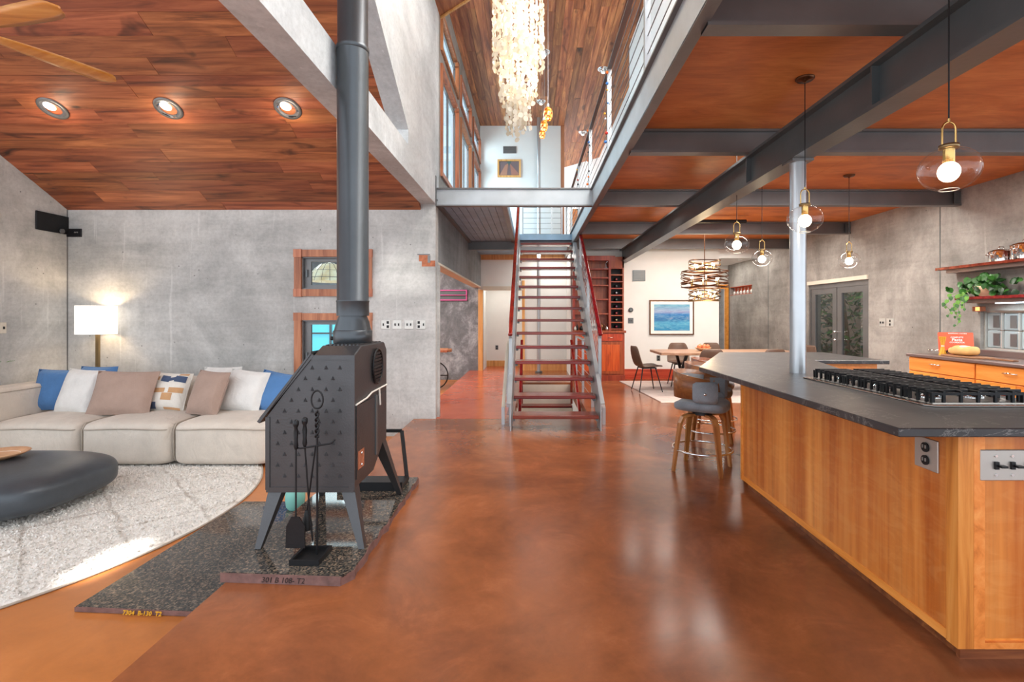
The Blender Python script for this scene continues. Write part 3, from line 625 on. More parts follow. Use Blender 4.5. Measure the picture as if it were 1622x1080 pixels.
for x, ye in ((-.285, 11.2), (.885, 9.28)):
    za, zb = 1.15, 1.15+.642*(ye-6.54)
    MB().bar((x, 6.54, za), (x, ye, zb), .055, .04).build('handrail', 'rail_wood', st, bevel=.008)
    MB().bar((x, 6.56, za-.035), (x, ye, zb-.035), .035, .02).build('rail_plate', 'steel_light', st)
    for py in (6.62, 8.0, 9.25, 10.6):
        if py > ye: continue
        zt = za+.642*(py-6.54)-.03; zb_ = 0 if py < 6.7 else tz((py-5.8)/.3)-.05
        p = MB().box(x-.02, x+.02, py-.02, py+.02, zb_, zt).build('post', 'steel_light', st)
    for c_ in range(5):
        dz = .11*(c_+1)
        MB().tube([(x, 6.62, za-dz), (x, ye-.1, zb-dz-.06)], .004, 5).build('cable', 'alu', st)
MB().box(.83, .87, 6.42, 6.46, 0, .34).box(-.29, -.25, 6.40, 6.44, 0, .34).build('post_foot', 'steel_light', st)
# guard rails around the stairwell
for x, lab in ((-.375, 'low guard rail left of the stairs with pale wooden cap'), (.925, 'low guard rail right of the stairs, beside the hutch')):
    g = thing('guard_rail', lab, 'railing', (x, 6.6, 0), 'guard rails beside the stairwell')
    MB().bar((x, 6.52, .19), (x, 7.75, .97), .045, .03).bar((x, 7.74, .97), (x, 10.6, .97), .045, .03).build('top_rail', 'cream' if x < 0 else 'alu', g)
    for py, z1 in ((6.52, .22), (7.75, .96), (9.2, .96), (10.6, .96)):
        MB().box(x-.02, x+.02, py-.02, py+.02, 0, z1).build('post', 'alu', g)
    for j in range(5):
        z = .14+.15*j; MB().tube([(x, 6.52+max(0, (z-.16)/.64), z), (x, 10.6, z)], .004, 5).build('cable', 'alu', g)
# lower flight
lf = thing('staircase', 'lower flight of stairs seen through the open treads, with two dark red handrails', 'staircase', (.28, 10.3, -2))
for j in range(1, 11):
    MB().box(-.24, .79, 10.6-.3*j, 10.88-.3*j, -.1926*j-.04, -.1926*j).build('tread', 'mahogany', lf)
    MB().box(-.24, .79, 10.86-.3*j, 10.875-.3*j, -.1926*j, -.1926*(j-1)-.04).build('riser', 'cream', lf)
for x in (-.2, .76):
    MB().bar((x, 7.7, -.42), (x, 9.8, .92), .05, .05).build('handrail', 'rail_wood', lf, bevel=.008)
    MB().box(x-.02, x+.02, 9.76, 9.8, -.3, .9).build('post', 'rail_wood', lf)

# railing on the upper landing and along the mezzanine edge
g = thing('guard_rail', 'cable railing on the upper landing behind the stair head', 'railing', (.1, 11.9, 3.1))
for x in (-.22, .46, .70):
    MB().box(x-.016, x+.016, 11.88, 11.92, 3.08, 4.05).build('post', 'steel_light', g)
for j in range(7):
    MB().tube([(-.22, 11.9, 3.2+.125*j), (.70, 11.9, 3.2+.125*j)], .0045, 5).build('cable', 'steel_dark', g)
MB().bar((-.22, 11.9, 4.06), (.7, 11.9, 4.06), .04, .03).build('top_rail', 'steel_dark', g)
g = thing('guard_rail', 'cable railing along the mezzanine edge hung with beads', 'railing', (.83, 6, 3.13))
MB().bar((.83, .5, 4.06), (.83, 12.3, 4.06), .045, .02).build('top_rail', 'steel_dark', g)
posts = [1.9, 3.65, 5.45, 7.2, 8.95, 10.7, 12.25]
for py in posts: MB().box(.81, .85, py-.025, py+.025, 3.13, 4.05).build('post', 'steel_light', g)
for j in range(6):
    MB().tube([(.83, .5, 3.28+.13*j), (.83, 12.3, 3.28+.13*j)], .004, 5).build('cable', 'steel_dark', g)
rb = random.Random(5); bc = [plain('bead '+n_, c_, .15) for n_, c_ in (('red', rgb(190,50,40)), ('blue', rgb(60,120,190)), ('black', rgb(40,40,44)), ('amber', rgb(222,170,60)), ('clear', rgb(226,226,232)), ('orange', rgb(230,120,50)))]
for py, nm in ((5.45, 'string of coloured beads on the nearest mezzanine post in view'), (7.2, 'string of coloured beads on the middle mezzanine post'), (8.95, 'string of coloured beads on the far mezzanine post')):
    gb = thing('bead_string', nm, 'beads', (.8, py-.03, 3.3), 'bead strings on the mezzanine railing')
    MB().tube([(.80, py-.045, 4.02), (.795, py-.05, 3.7), (.80, py-.045, 3.2)], .002, 5).build('cord', 'black', gb)
    for k in range(8):
        MB().ball((.795+rb.uniform(-.02, .02), py-.055, 3.98-.10*k+rb.uniform(-.04, .04)), rb.uniform(.010, .018), 8, 6).build('bead', bc[rb.randrange(6)], gb)

# ============================================================ HEARTH AND STOVE
t = thing('hearth_slab', 'lower polished granite hearth slab lettered in yellow on its front edge', 'slab', (-2.05, 2.8, ZL))
MB().prism([(-2.53, 2.80), (-1.63, 2.74), (-1.63, 4.38), (-2.5, 4.38)], 'z', ZL+.002, ZL+.03).build('slab_body', 'granite', t)
MB().prism([(-2.533, 2.795), (-1.63, 2.735), (-1.63, 2.741), (-2.53, 2.80)], 'z', ZL+.002, ZL+.028).build('rough_edge', 'granite_edge', t)
text('7304  B-130  T2', .034, 'lettering', 'yellow', t, (-2.13, 2.755, ZL+.006), Matrix.Rotation(-.066, 3, 'Z') @ RY, .0015, 'CENTER', .2, .0006)
t = thing('hearth_slab', 'upper polished granite hearth slab under the stove with a rough reddish edge', 'slab', (-1.3, 3.4, 0))
e = []; rr = random.Random(3)
xs = [(-.955, 2.62)]; yy = 2.62
pts = [(-1.64, 2.66)]
n = 24
for i in range(n+1):
    f_ = i/n; pts.append((-.945+rr.uniform(-.012, .008)-(.03 if f_ < .04 else 0), 2.62+f_*1.6))
pts.append((-1.64, 4.22))
MB().prism([(p[0]-.004, p[1]) for p in pts], 'z', .042, .052).build('slab_body', 'granite', t)
MB().prism([(p[0]+(0 if i in (0, len(pts)-1) else rr.uniform(-.012, .004)), p[1]-(.006 if i < 2 else 0)) for i, p in enumerate(pts)], 'z', .0, .0475).build('rough_edge', 'granite_edge', t)
text('301 B 108- T2', .04, 'lettering', 'dark_ink', t, (-1.3, 2.632, .008), Matrix.Rotation(-.058, 3, 'Z') @ RY, .0015, 'CENTER', .2)

SX0, SX1, SY0, SY1 = -1.575, -1.055, 3.0, 3.66
sv = thing('wood_stove', 'black cast iron wood stove on splayed legs with a tall flue pipe', 'stove', (-1.3, 3.35, .05))
prof = [(SX0, .37), (SX1, .37), (SX1, 1.165), (-1.30, 1.165), (SX0, .80)]
b_ = MB()
# faceted shell: front profile at SY0, and back profile with rounded lower rear corner
b_.prism([(SY0, .37), (SY0, 1.165), (3.12, 1.215), (3.60, 1.215), (SY1, 1.16), (SY1, .62), (3.56, .50), (3.36, .37)], 'x', -1.30, SX1)
b_.prism([(SX0, .37), (-1.30, .37), (-1.30, 1.165), (SX0, .80)], 'y', SY0, SY1)
b_.build('firebox', 'stove', sv, bevel=.006)
MB().prism([(SX0+.002, .372), (SX1-.002, .372), (SX1-.002, 1.163), (-1.30, 1.163), (SX0+.002, .80)], 'y', SY0-.006, SY0).build('side_panel', 'stove', sv)
fr = MB()
fr.box(SX0, SX1, SY0-.012, SY0, .355, .385).box(SX1-.03, SX1+.004, SY0-.012, SY0, .37, 1.165).box(SX0-.004, SX0+.02, SY0-.012, SY0, .37, .80).box(-1.31, SX1, SY0-.012, SY0, 1.14, 1.165)
fr.bar((SX0-.03, SY0-.004, .79), (-1.30, SY0-.004, 1.17), .02, .02)
fr.build('edge_trim', 'stove', sv)
MB().prism([(SX0-.05, .775), (-1.305, 1.19), (-1.305, 1.175), (SX0-.035, .765)], 'y', SY0-.02, SY1).build('lid', 'stove', sv)
tp = MB()
for k in range(9): tp.box(-1.28+.024*k, -1.27+.024*k, 3.13, 3.59, 1.212, 1.221)
tp.build('top_grille', 'stove', sv)
tri = MB(); row = 0; z = 1.09
while z > .42:
    for c in range(7):
        x = SX1-.085-.082*c-(.041 if row % 2 else 0)*1.0
        if x < SX0+.05: continue
        if z > .80+ (x-SX0)*1.33-.06: continue
        if (row % 4 == 1 and c == 5): continue
        s3 = .013
        a, b2, c2, d2 = (x-s3, SY0-.006, z-.008), (x+s3, SY0-.006, z-.008), (x, SY0-.006, z+.018), (x, SY0-.022, z-.004)
        tri.add([a, b2, c2, d2], [(0,1,3), (1,2,3), (2,0,3)])
    z -= .064; row += 1
tri.build('raised_stud', 'stove', sv, kind='stuff')
# right face: vent, doors, rope seals, copper plate
vt = MB(); vc = (SX1+.002, 3.42, 1.06)
vt.tube([(vc[0]+.008, vc[1]+.10*cos(a*pi/12), vc[2]+.115*sin(a*pi/12)) for a in range(24)], .008, 6, True)
for k in range(9):
    z = -.09+.0225*k; h = .10*(1-(z/.115)**2)**.5; vt.box(vc[0], vc[0]+.01, vc[1]-h, vc[1]+h, vc[2]+z-.006, vc[2]+z+.006)
vt.build('round_vent', 'black', sv)
MB().box(SX1, SX1+.006, SY0+.02, 3.38, .42, .86).build('door', 'stove', sv)
MB().box(SX1, SX1+.006, 3.40, 3.63, .52, .86).build('door', 'stove', sv)
MB().box(SX1, SX1+.012, 3.375, 3.405, .47, .87).build('door_strip', 'steel_dark', sv)
MB().tube([(SX1+.006, SY0+.01, .868), (SX1+.008, 3.2, .88), (SX1+.008, 3.3, .90), (SX1+.006, 3.64, .905)], .006, 6).tube([(SX1+.01, 3.45, .90), (SX1+.012, 3.455, .83), (SX1+.01, 3.47, .79)], .007, 6).build('rope_seal', 'rope', sv)
MB().box(SX1, SX1+.008, 3.04, 3.15, .47, .58).build('copper_plate', 'rust', sv)
MB().ball((SX1+.01, 3.095, .56), .008, 8, 6).ball((SX1+.01, 3.095, .49), .008, 8, 6).build('plate_screw', 'chrome', sv)
for (x, y, fx, fy) in ((SX0+.06, 3.06, -1.585, 2.93), (SX1-.06, 3.06, -.985, 2.93), (SX0+.06, 3.58, -1.58, 3.80), (SX1-.06, 3.58, -1.0, 3.82)):
    MB().ring_sweep([[(px+a*h, py+b*h, z_) for a, b in ((-1,-1), (1,-1), (1,1), (-1,1))] for px, py, z_, h in ((x, y, .42 if y < 3.3 else .58, .045), (fx, fy, .054, .017))], True, False).build('leg', 'stove', sv)
PX, PY = -1.20, 3.38
MB().lathe([(.118, 1.215), (.125, 1.22), (.125, 1.30), (.118, 1.305)], (PX, PY, 0), 32).build('flue_collar', 'stove_pipe', sv)
MB().lathe([(.118, 1.305), (.105, 1.36), (.090, 1.40), (.095, 1.41)], (PX, PY, 0), 32).build('flue_cone', 'stove_pipe', sv)
MB().lathe([(.104, 1.40), (.104, 1.49), (.107, 1.495), (.107, 1.50), (.101, 1.505), (.101, 3.16)], (PX, PY, 0), 32).build('flue_pipe', 'stove_pipe', sv)
MB().lathe([(.101, 3.16), (.106, 3.165), (.106, 3.19), (.098, 3.20), (.098, 6.25)], (PX, PY, 0), 32).build('flue_pipe', 'stove_pipe', sv)
MB().ball((PX-.128, PY-.03, 1.25), .014, 8, 6).build('damper_knob', 'black', sv)
# log stand behind
t = thing('log_stand', 'black steel log stand behind the stove on the granite', 'stand', (-1.2, 3.98, .052))
MB().box(-1.5, -1.0, 3.88, 4.1, .07, .10).box(-1.5, -1.0, 3.88, 3.90, .052, .12).build('tray', 'black', t)
MB().bar((-1.02, 4.12, .06), (-1.09, 4.22, .44), .025, .025).bar((-1.09, 4.22, .44), (-1.5, 4.22, .44), .025, .025).bar((-1.5, 4.22, .44), (-1.55, 4.12, .06), .025, .025).bar((-1.02, 4.12, .06), (-1.55, 4.12, .06), .025, .025).build('frame', 'black', t)
# fireplace tools
t = thing('tool_stand', 'black wrought iron fireside tool stand with a looped handle', 'stand', (-1.22, 2.84, .052))
tx, tyy = -1.225, 2.80
MB().box(-1.31, -1.15, 2.72, 2.90, .054, .064).box(-1.31, -1.15, 2.72, 2.732, .064, .082).box(-1.31, -1.15, 2.888, 2.90, .064, .082).box(-1.31, -1.298, 2.72, 2.90, .064, .082).box(-1.162, -1.15, 2.72, 2.90, .064, .082).build('base_tray', 'black', t)
MB().cyl((tx+.02, tyy+.03, .06), (tx+.02, tyy+.03, .72), .006).build('rod', 'black', t)
tw = MB()
for ph in (0, pi): tw.tube([(tx+.02+.008*cos(a*.7+ph), tyy+.03+.008*sin(a*.7+ph), .72+a*.007) for a in range(22)], .006, 6)
tw.build('twisted_stem', 'black', t)
MB().tube([(tx+.02+.033*sin(a)*(1 if 1 else 0), tyy+.03, .93-.05*cos(a)) for a in [i*2*pi/20 for i in range(20)]], .005, 6, True).build('loop_handle', 'black', t)
MB().tube([(tx-.10, tyy+.02, .665), (tx-.06, tyy+.0, .665), (tx+.02, tyy+.03, .672), (tx+.09, tyy+.05, .68), (tx+.11, tyy+.06, .70)], .005, 6).build('hook_bar', 'black', t)
def toolrod(x, y, zt, zb): return MB().cyl((x, y, zt), (x, y, zb), .005)
def grip(x, y, z): return MB().lathe([(.008, 0), (.013, .02), (.010, .05), (.013, .09), (.009, .12), (.016, .135), (.016, .155), (.004, .165)], (x, y, z), 10)
sh = thing('fire_shovel', 'black fireside shovel hanging on the tool stand', 'shovel', (tx-.085, tyy, .2))
toolrod(tx-.085, tyy, .67, .28).build('rod', 'black', sh); grip(tx-.085, tyy, .66).build('handle', 'black', sh)
MB().prism([(tx-.135, .12), (tx-.13, .24), (tx-.105, .29), (tx-.06, .29), (tx-.03, .24), (tx-.028, .12)], 'y', tyy-.018, tyy-.008).build('blade', 'black', sh)
pk = thing('fire_poker', 'black fire poker behind the shovel on the tool stand', 'poker', (tx-.035, tyy+.03, .2))
MB().tube([(tx-.045, tyy+.02, .68), (tx-.03, tyy+.03, .4), (tx-.005, tyy+.03, .14)], .005, 6).build('rod', 'black', pk); grip(tx-.045, tyy+.02, .67).build('handle', 'black', pk)
tg = thing('fire_brush', 'dark hearth brush hanging at the back of the tool stand', 'brush', (tx, tyy+.06, .2))
MB().tube([(tx+.0, tyy+.055, .66), (tx-.05, tyy+.06, .3)], .005, 6).build('rod', 'black', tg); MB().lathe([(.012, 0), (.03, -.09), (.028, -.11)], (tx-.05, tyy+.06, .3), 10).build('bristles', 'black_matte', tg)
t = thing('vase', 'mint green vase on the lower granite slab behind the stove', 'vase', (-1.98, 4.22, ZL+.031))
MB().lathe([(.055, .0), (.07, .02), (.078, .08), (.078, .26), (.07, .26), (.068, .05)], (-1.98, 4.22, ZL+.031), 24).build('body', 'mint', t)

# ============================================================ LIVING ROOM
t = thing('rug', 'round cream shag rug with faint diamond lines under the coffee table', 'rug', (-4.95, 4.2, ZL))
def cut(m): m.v = [(max(x, -6.27), min(y, 6.8), z) for x, y, z in m.v]; return m
cut(MB().lathe([(.01, .022), (2.30, .022), (2.38, .018), (2.40, .002)], (-4.95, 4.18, ZL), 96, cap=False)).build('pile', 'rug', t)
cut(MB().tube([(-4.95+2.40*cos(a*2*pi/96), 4.18+2.40*sin(a*2*pi/96), ZL+.008) for a in range(96)], .008, 6, True)).build('bound_edge', 'linen_seam', t)
rt_ = random.Random(8); m = MB(); vs = []; fs = []
for k in range(42000):
    a = rt_.uniform(-1.9, 1.6); r = 2.37*rt_.uniform(.02, 1)**.5; x, y = -4.95+r*cos(a), 4.18+r*sin(a)
    if x < -6.3 or y > 5.5: continue
    b_, L = rt_.uniform(0, pi), rt_.uniform(.008, .018); n0 = len(vs); w2 = .006; dx, dy = cos(b_)*w2, sin(b_)*w2; lx, ly = rt_.gauss(0, .010), rt_.gauss(0, .010)
    vs += [(x-dx, y-dy, ZL+.018), (x+dx, y+dy, ZL+.018), (x+lx+dx*.7, y+ly+dy*.7, ZL+.018+L), (x+lx-dx*.7, y+ly-dy*.7, ZL+.018+L)]; fs.append((n0, n0+1, n0+2, n0+3))
m.v = vs; m.f = fs; m.sm = [False]*len(fs); m.build('tuft', 'rug', t, kind='stuff')
# sofa
sf = thing('sofa', 'low beige linen sofa with three deep seat cushions', 'sofa', (-4.4, 6.0, ZL))
FZ = ZL
def cushion(c, size, e=.30, p=.0): return MB().soft(c, size, e, 32, 18)
for i, (a, b) in enumerate(((-5.87, -4.87), (-4.87, -3.88), (-3.88, -2.80))):
    cx = (a+b)/2
    def puff(p, W=b-a):
        if p.z > 0: p.z += .035*(1-(2*p.x/W)**2)*(1-(2*p.y/1.1)**2)
        return p
    o = MB().soft((cx, 5.93, FZ+.26), (b-a-.004, 1.08, .47), .24, 56, 26, puff=puff).build('seat_cushion', 'linen', sf)
    def fy(x, z, W=b-a-.004): q = 1-abs(2*x/W)**8.33-abs(2*z/.47)**8.33; return 5.93-.54*max(q, 0)**.12
    pp = []
    W = b-a-.012
    hh = [W*(-.5+k/20)*.985 for k in range(21)]
    MB().tube([(cx+x, fy(x, .16-.03*abs(2*x/W)**2*0)-.003, FZ+.42+.02*(2*x/W)**2*-1+.01) for x in hh], .008, 6).build('piping', 'linen_seam', o)
    MB().tube([(cx-W/2+.0, 5.50, FZ+.06), (cx-W/2, 5.46, FZ+.12), (cx-W/2-.0, 5.455, FZ+.4), (cx-W/2, 5.5, FZ+.47), (cx-W/2, 5.9, FZ+.485)], .009, 6).build('piping', 'linen_seam', o)
for (a, b) in ((-5.87, -4.2), (-4.2, -2.80)):
    MB().soft(((a+b)/2, 6.52, FZ+.44), (b-a, .30, .84), .22, 32, 18).build('backrest', 'linen', sf)
MB().soft((-6.06, 5.75, FZ+.42), (.36, 1.75, .82), .2, 32, 18).build('armrest', 'linen', sf)
MB().tube([(-5.90, 4.98, FZ+.77), (-5.885, 5.5, FZ+.785), (-5.885, 6.3, FZ+.79)], .006, 6).build('piping', 'linen_seam', sf)
# cushions
def pillow(name_lab, px, zc_, y, w, h, mat, rz=0, tilt=-.30, roll=0, group='throw pillows on the sofa', patches=None):
    t = thing('throw_pillow', name_lab, 'pillow', (px, y, zc_), group)
    N = 14; R = Euler((tilt, roll, rz)).to_matrix()
    def P(u, v, s):
        k = ((1-u**4)*(1-v**4)); th = .085*max(k, 0)**.55
        # pull the edges in between the corners
        x = u*w/2*(1-.06*(1-abs(v)**2)*abs(u)**6*0-.05*(1-v*v)); z = v*h/2*(1-.05*(1-u*u))
        return Vector((x, s*th, z))
    m = MB(); off = Vector((px, y, zc_))
    for s in (-1, 1):
        vs = [off + R @ P(-1+2*i/N, -1+2*j/N, s) for j in range(N+1) for i in range(N+1)]
        m.add(vs, [(j*(N+1)+i, j*(N+1)+i+1, (j+1)*(N+1)+i+1, (j+1)*(N+1)+i) for j in range(N) for i in range(N)], True)
    m.build('cover', mat, t)
    edge = [P(-1+2*i/N, -1, 0) for i in range(N)]+[P(1, -1+2*i/N, 0) for i in range(N)]+[P(1-2*i/N, 1, 0) for i in range(N)]+[P(-1, 1-2*i/N, 0) for i in range(N)]
    MB().tube([off + R @ p for p in edge], .0055, 5, True).build('seam', mat, t)
    if patches:
        for (u0, u1, v0, v1, pm, sk) in patches:
            K = 6; vs = []
            for j in range(K+1):
                for i in range(K+1):
                    u = u0+(u1-u0)*i/K; v = v0+(v1-v0)*j/K + sk*(((i/K)-.5)); p = P(u, v, -1); p.y -= .003; vs.append(off + R @ p)
            MB().add(vs, [(j*(K+1)+i, j*(K+1)+i+1, (j+1)*(K+1)+i+1, (j+1)*(K+1)+i) for j in range(K) for i in range(K)], True).build('patch', pm, t)
    return t
def wx(px, d): return (px-VX)*d/F
pillow('blue linen pillow at the left end of the sofa', wx(88, 6.12), .50, 6.14, .52, .50, 'f_blue', .12, -.32, .03)
pillow('blue pillow half hidden behind the wide mauve one', wx(150, 6.26), .52, 6.28, .5, .50, 'f_blue', -.1, -.2, 0)
pillow('white linen pillow second from the left', wx(122, 5.95), .50, 5.98, .46, .54, 'f_white', -.1, -.34, .05)
pillow('wide mauve pillow in the middle of the left group', wx(192, 5.85), .50, 5.88, .70, .52, 'f_mauve', .05, -.36, .02)
pillow('cream pillow with navy and tan geometric patches', wx(264, 6.0), .49, 6.04, .46, .46, 'f_cream', 0, -.36, .04,
       patches=[(-.35, .1, .48, .82, 'f_navy', -.06), (.1, .35, .55, .74, 'f_navy', .06), (.35, .9, .48, .82, 'f_navy', -.06), (.45, .9, .86, .97, 'f_tan', 0), (-.9, .0, -.12, .12, 'f_tan', .05), (-.1, .45, -.5, -.12, 'f_tan', 0), (.2, .9, -.1, .18, 'f_tan', 0), (.1, .9, -.97, -.86, 'f_tan', 0), (-.9, -.3, -.96, -.62, 'f_navy', 0), (-.9, -.45, .55, .75, 'f_tan', 0)])
pillow('smaller mauve pillow right of the patterned one', wx(327, 5.85), .50, 5.88, .46, .52, 'f_mauve', -.3, -.34, .04)
pillow('white pillow leaning behind the smaller mauve one', wx(384, 6.0), .50, 6.05, .50, .50, 'f_white', -.12, -.36, .10)
pillow('blue pillow at the right end of the sofa beside the stove', wx(434, 6.05), .47, 6.1, .50, .50, 'f_blue', -.1, -.38, .16)
pillow('white pillow barely showing at the sofa back', wx(352, 6.3), .52, 6.30, .44, .48, 'f_white', .1, -.15, .0)
# floor lamp
t = thing('floor_lamp', 'floor lamp with a glowing white drum shade and brass pole in the corner', 'lamp', (-5.68, 6.62, ZL))
LXp = wx(157, 6.68)
MB().lathe([(.14, 0), (.14, .02), (.02, .03)], (LXp, 6.66, ZL), 24).build('base', 'brass_old', t)
MB().box(LXp-.02, LXp+.02, 6.645, 6.675, ZL+.02, 1.22).build('pole', 'brass_old', t)
MB().lathe([(.215, 1.16), (.215, 1.53)], (LXp, 6.64, 0), 40, cap=False).build('shade', 'shade', t, solid=.004)
MB().ball((LXp, 6.64, 1.34), .04, 10, 8).build('bulb', 'bulb', t)
point('floor_lamp_light', (LXp+.02, 6.64, 1.38), 10, .05, (1, .75, .45))
# coffee table
t = thing('coffee_table', 'low pebble shaped graphite coffee table on the shag rug', 'table', (-4.5, 4.28, ZL))
def peb(p):
    p.z += 0.0; return p
MB().soft((-4.70, 4.28, ZL+.215), (1.84, 1.26, .36), .58, 64, 28).build('top', 'stone_table', t)
MB().lathe([(.55, -.003), (.6, .03), (.55, .06)], (-4.70, 4.28, ZL+.026), 40, sy=.66).build('plinth', 'black_matte', t)
t = thing('bowl', 'shallow woven bowl on the coffee table at the left edge of the picture', 'bowl', (-4.66, 4.4, .150))
MB().lathe([(.08, .0), (.17, .03), (.215, .055), (.21, .06), (.16, .038), (.02, .012)], (-4.66, 4.4, .150), 32).build('body', 'woven', t)
for q in range(3): MB().lathe([(.10+.04*q, .021+.011*q), (.105+.04*q, .026+.011*q)], (-4.66, 4.4, .150), 32, cap=False).build('weave_ring', 'f_cream', t)
# plant at left edge
t = thing('potted_plant', 'small green plant in a white pot behind the sofa arm', 'plant', (wx(2, 6.1)-.03, 6.08, .59))
MB().lathe([(.05, 0), (.075, .12), (.08, .16), (.07, .16)], (wx(2, 6.1)-.03, 6.08, .592), 20).build('pot', 'white_wall', t)
lm = MB()
for k in range(9):
    a = k*2.4; L = .17; bx_, by_, bz_ = wx(2, 6.1)-.03, 6.08, .73
    m_ = [(bx_, by_, bz_), (bx_+.5*L*cos(a), by_+.5*L*sin(a), bz_+.10), (bx_+L*cos(a), by_+L*sin(a), bz_+.13)]
    w2 = .02; px_, py_ = -sin(a)*w2, cos(a)*w2
    lm.add([m_[0], (m_[1][0]-px_, m_[1][1]-py_, m_[1][2]), m_[2], (m_[1][0]+px_, m_[1][1]+py_, m_[1][2])], [(0,1,2,3)])
lm.build('leaves', 'leaf_light', t, solid=.002)

# windows in the back wall
for n_, (a, b, z0, z1) in zip((1, 2), WIN):
    o = MB(); fw = .095; y0 = YB-.035
    o.box(a-fw, b+fw, y0, YB, z1, z1+fw).box(a-fw, b+fw, y0, YB, z0-fw, z0).box(a-fw, a, y0, YB, z0, z1).box(b, b+fw, y0, YB, z0, z1)
    fr = struct('window_%d' % n_, o, 'trim_wood')
    q = MB()
    for (cx, cz) in ((a-fw/2, z0-fw/2), (a-fw/2, z1+fw/2), (b+fw/2, z0-fw/2), (b+fw/2, z1+fw/2)):
        q.box(cx-fw/2-.006, cx+fw/2+.006, y0-.008, YB, cz-fw/2-.006, cz+fw/2+.006)
    q.build('corner_block', 'trim_wood', fr)
    s_ = MB(); y1, y2 = YB+.05, YB+.09
    s_.box(a, a+.10, y1, y2, z0, z1).box(b-.10, b, y1, y2, z0, z1).box(a, b, y1, y2, z1-.06, z1).box(a, b, y1, y2, z0, z0+.06)
    s_.box(a, a+.015, YB, y1, z0, z1).box(b-.015, b, YB, y1, z0, z1).box(a, b, YB, y1, z1-.015, z1).box(a, b, YB, y1, z0, z0+.015)
    if n_ == 2: s_.box(a+.1, b-.1, y1, y2, .86, .89)
    s_.build('sash', 'steel', fr)
    MB().box(a+.09, b-.09, y1+.015, y1+.021, z0+.05, z1-.05).build('pane', 'glass_win', fr)
    MB().box(a+.04, a+.06, y1-.03, y1, (z0+z1)/2-.05, (z0+z1)/2+.05).build('latch', 'steel_dark', fr)
t = thing('pendant_lamp', 'stained glass shade glowing in the room behind the upper small window', 'lamp', (-3.05, 7.9, 1.9))
cxl, cyl_ = wx(517, 7.9)+.05, 7.9
MB().lathe([(.03, .30), (.14, .27), (.24, .17), (.30, .04), (.31, .0)], (cxl, cyl_, 1.93), 24, cap=False).build('lamp_shade', 'tiffany', t, solid=.004)
rb_ = MB()
for k in range(16):
    a = 2*pi*k/16; rb_.tube([(cxl+r*cos(a), cyl_+r*sin(a), 1.93+z+.002) for r, z in ((.03, .30), (.14, .27), (.24, .17), (.30, .04), (.31, 0))], .004, 4)
for r, z in ((.14, .27), (.24, .17), (.30, .06)): rb_.tube([(cxl+r*cos(a*pi/12), cyl_+r*sin(a*pi/12), 1.93+z) for a in range(24)], .004, 4, True)
rb_.build('leading', 'black', t); MB().cyl((cxl, cyl_, 2.23), (cxl, cyl_, 2.95), .006).build('rod', 'black', t)
# wall plates
def plate(lab, x, z, w, h, kinds, y=YB, name='outlet_plate', mat='plate_pale', cat='outlet', group=None, ax='y', face=-1):
    t = thing(name, lab, cat, (x, y, z) if ax == 'y' else (y, x, z), group)
    def bx(u0, u1, d0, d1, z0, z1):
        if ax == 'y': return MB().box(x+u0, x+u1, y+face*d1, y+face*d0, z+z0, z+z1)
        return MB().box(y+face*d1, y+face*d0, x+u0, x+u1, z+z0, z+z1)
    bx(-w/2, w/2, 0, .008, -h/2, h/2).build('plate', mat, t, bevel=.002)
    for kd, u in kinds:
        if kd == 's': bx(u-.006, u+.006, .008, .022, -.016, .016).build('switch', 'black_matte', t)
        else:
            for dz in (-.028, .028): bx(u-.016, u+.016, .008, .011, dz-.018, dz+.018).build('socket', 'black_matte', t, bevel=.001)
    return t
gz = 'outlet plates on the living room wall'
for px, kd, lb in ((611, [('s', -.03), ('o', .03)], 'steel plate with one switch and sockets, first of four beside the flue'), (629, [('s', -.024), ('s', .024)], 'double switch plate, second from the flue'), (648, [('s', -.024), ('s', .024)], 'double switch plate, third from the flue'), (667, [('o', -.03), ('s', .035)], 'steel plate with sockets and switch nearest the wall end')):
    plate(lb, wx(px, YB), 1.28, .125, .12, kd, group=gz, name='outlet_plate')
plate('pale switch plate on the left wall at the picture edge', 6.03, 1.255, .07, .13, [('s', 0)], XL, 'switch_plate', 'cream', 'switch', None, 'x', 1)
t = thing('steel_plate', 'rusty steel embed plate at the end of the living room wall', 'plate', (-1.45, YB, 2.1))
MB().box(-1.54, -1.40, YB-.006, YB, 2.14, 2.23).box(-1.50, -1.32, YB-.004, YB, 2.07, 2.15).build('plate', 'rust', t); MB().box(-1.56, -1.39, YB-.009, YB, 2.225, 2.24).box(-1.42, -1.385, YB-.009, YB, 2.12, 2.22).build('angle', 'steel', t)
t = thing('steel_bracket', 'dark steel bracket wrapped round the upper left wall corner', 'bracket', (XL, YB, 2.6))
MB().box(XL, XL+.02, 6.42, YB, 2.50, 2.74).build('side_plate', 'black', t, bevel=.004); MB().box(XL, -6.12, YB-.02, YB, 2.47, 2.58).build('back_plate', 'black', t, bevel=.004)
MB().cyl((XL+.03, 6.75, 2.53), (XL+.05, 6.75, 2.53), .03).ball((-6.17, YB-.022, 2.53), .012, 8, 6).ball((-6.20, YB-.022, 2.53), .012, 8, 6).build('bolt', 'steel', t)
struct('trim_11', MB().box(XL, XL+.006, YB-.012, YB, ZL, 2.84), 'steel', label='thin joint strip in the wall corner')

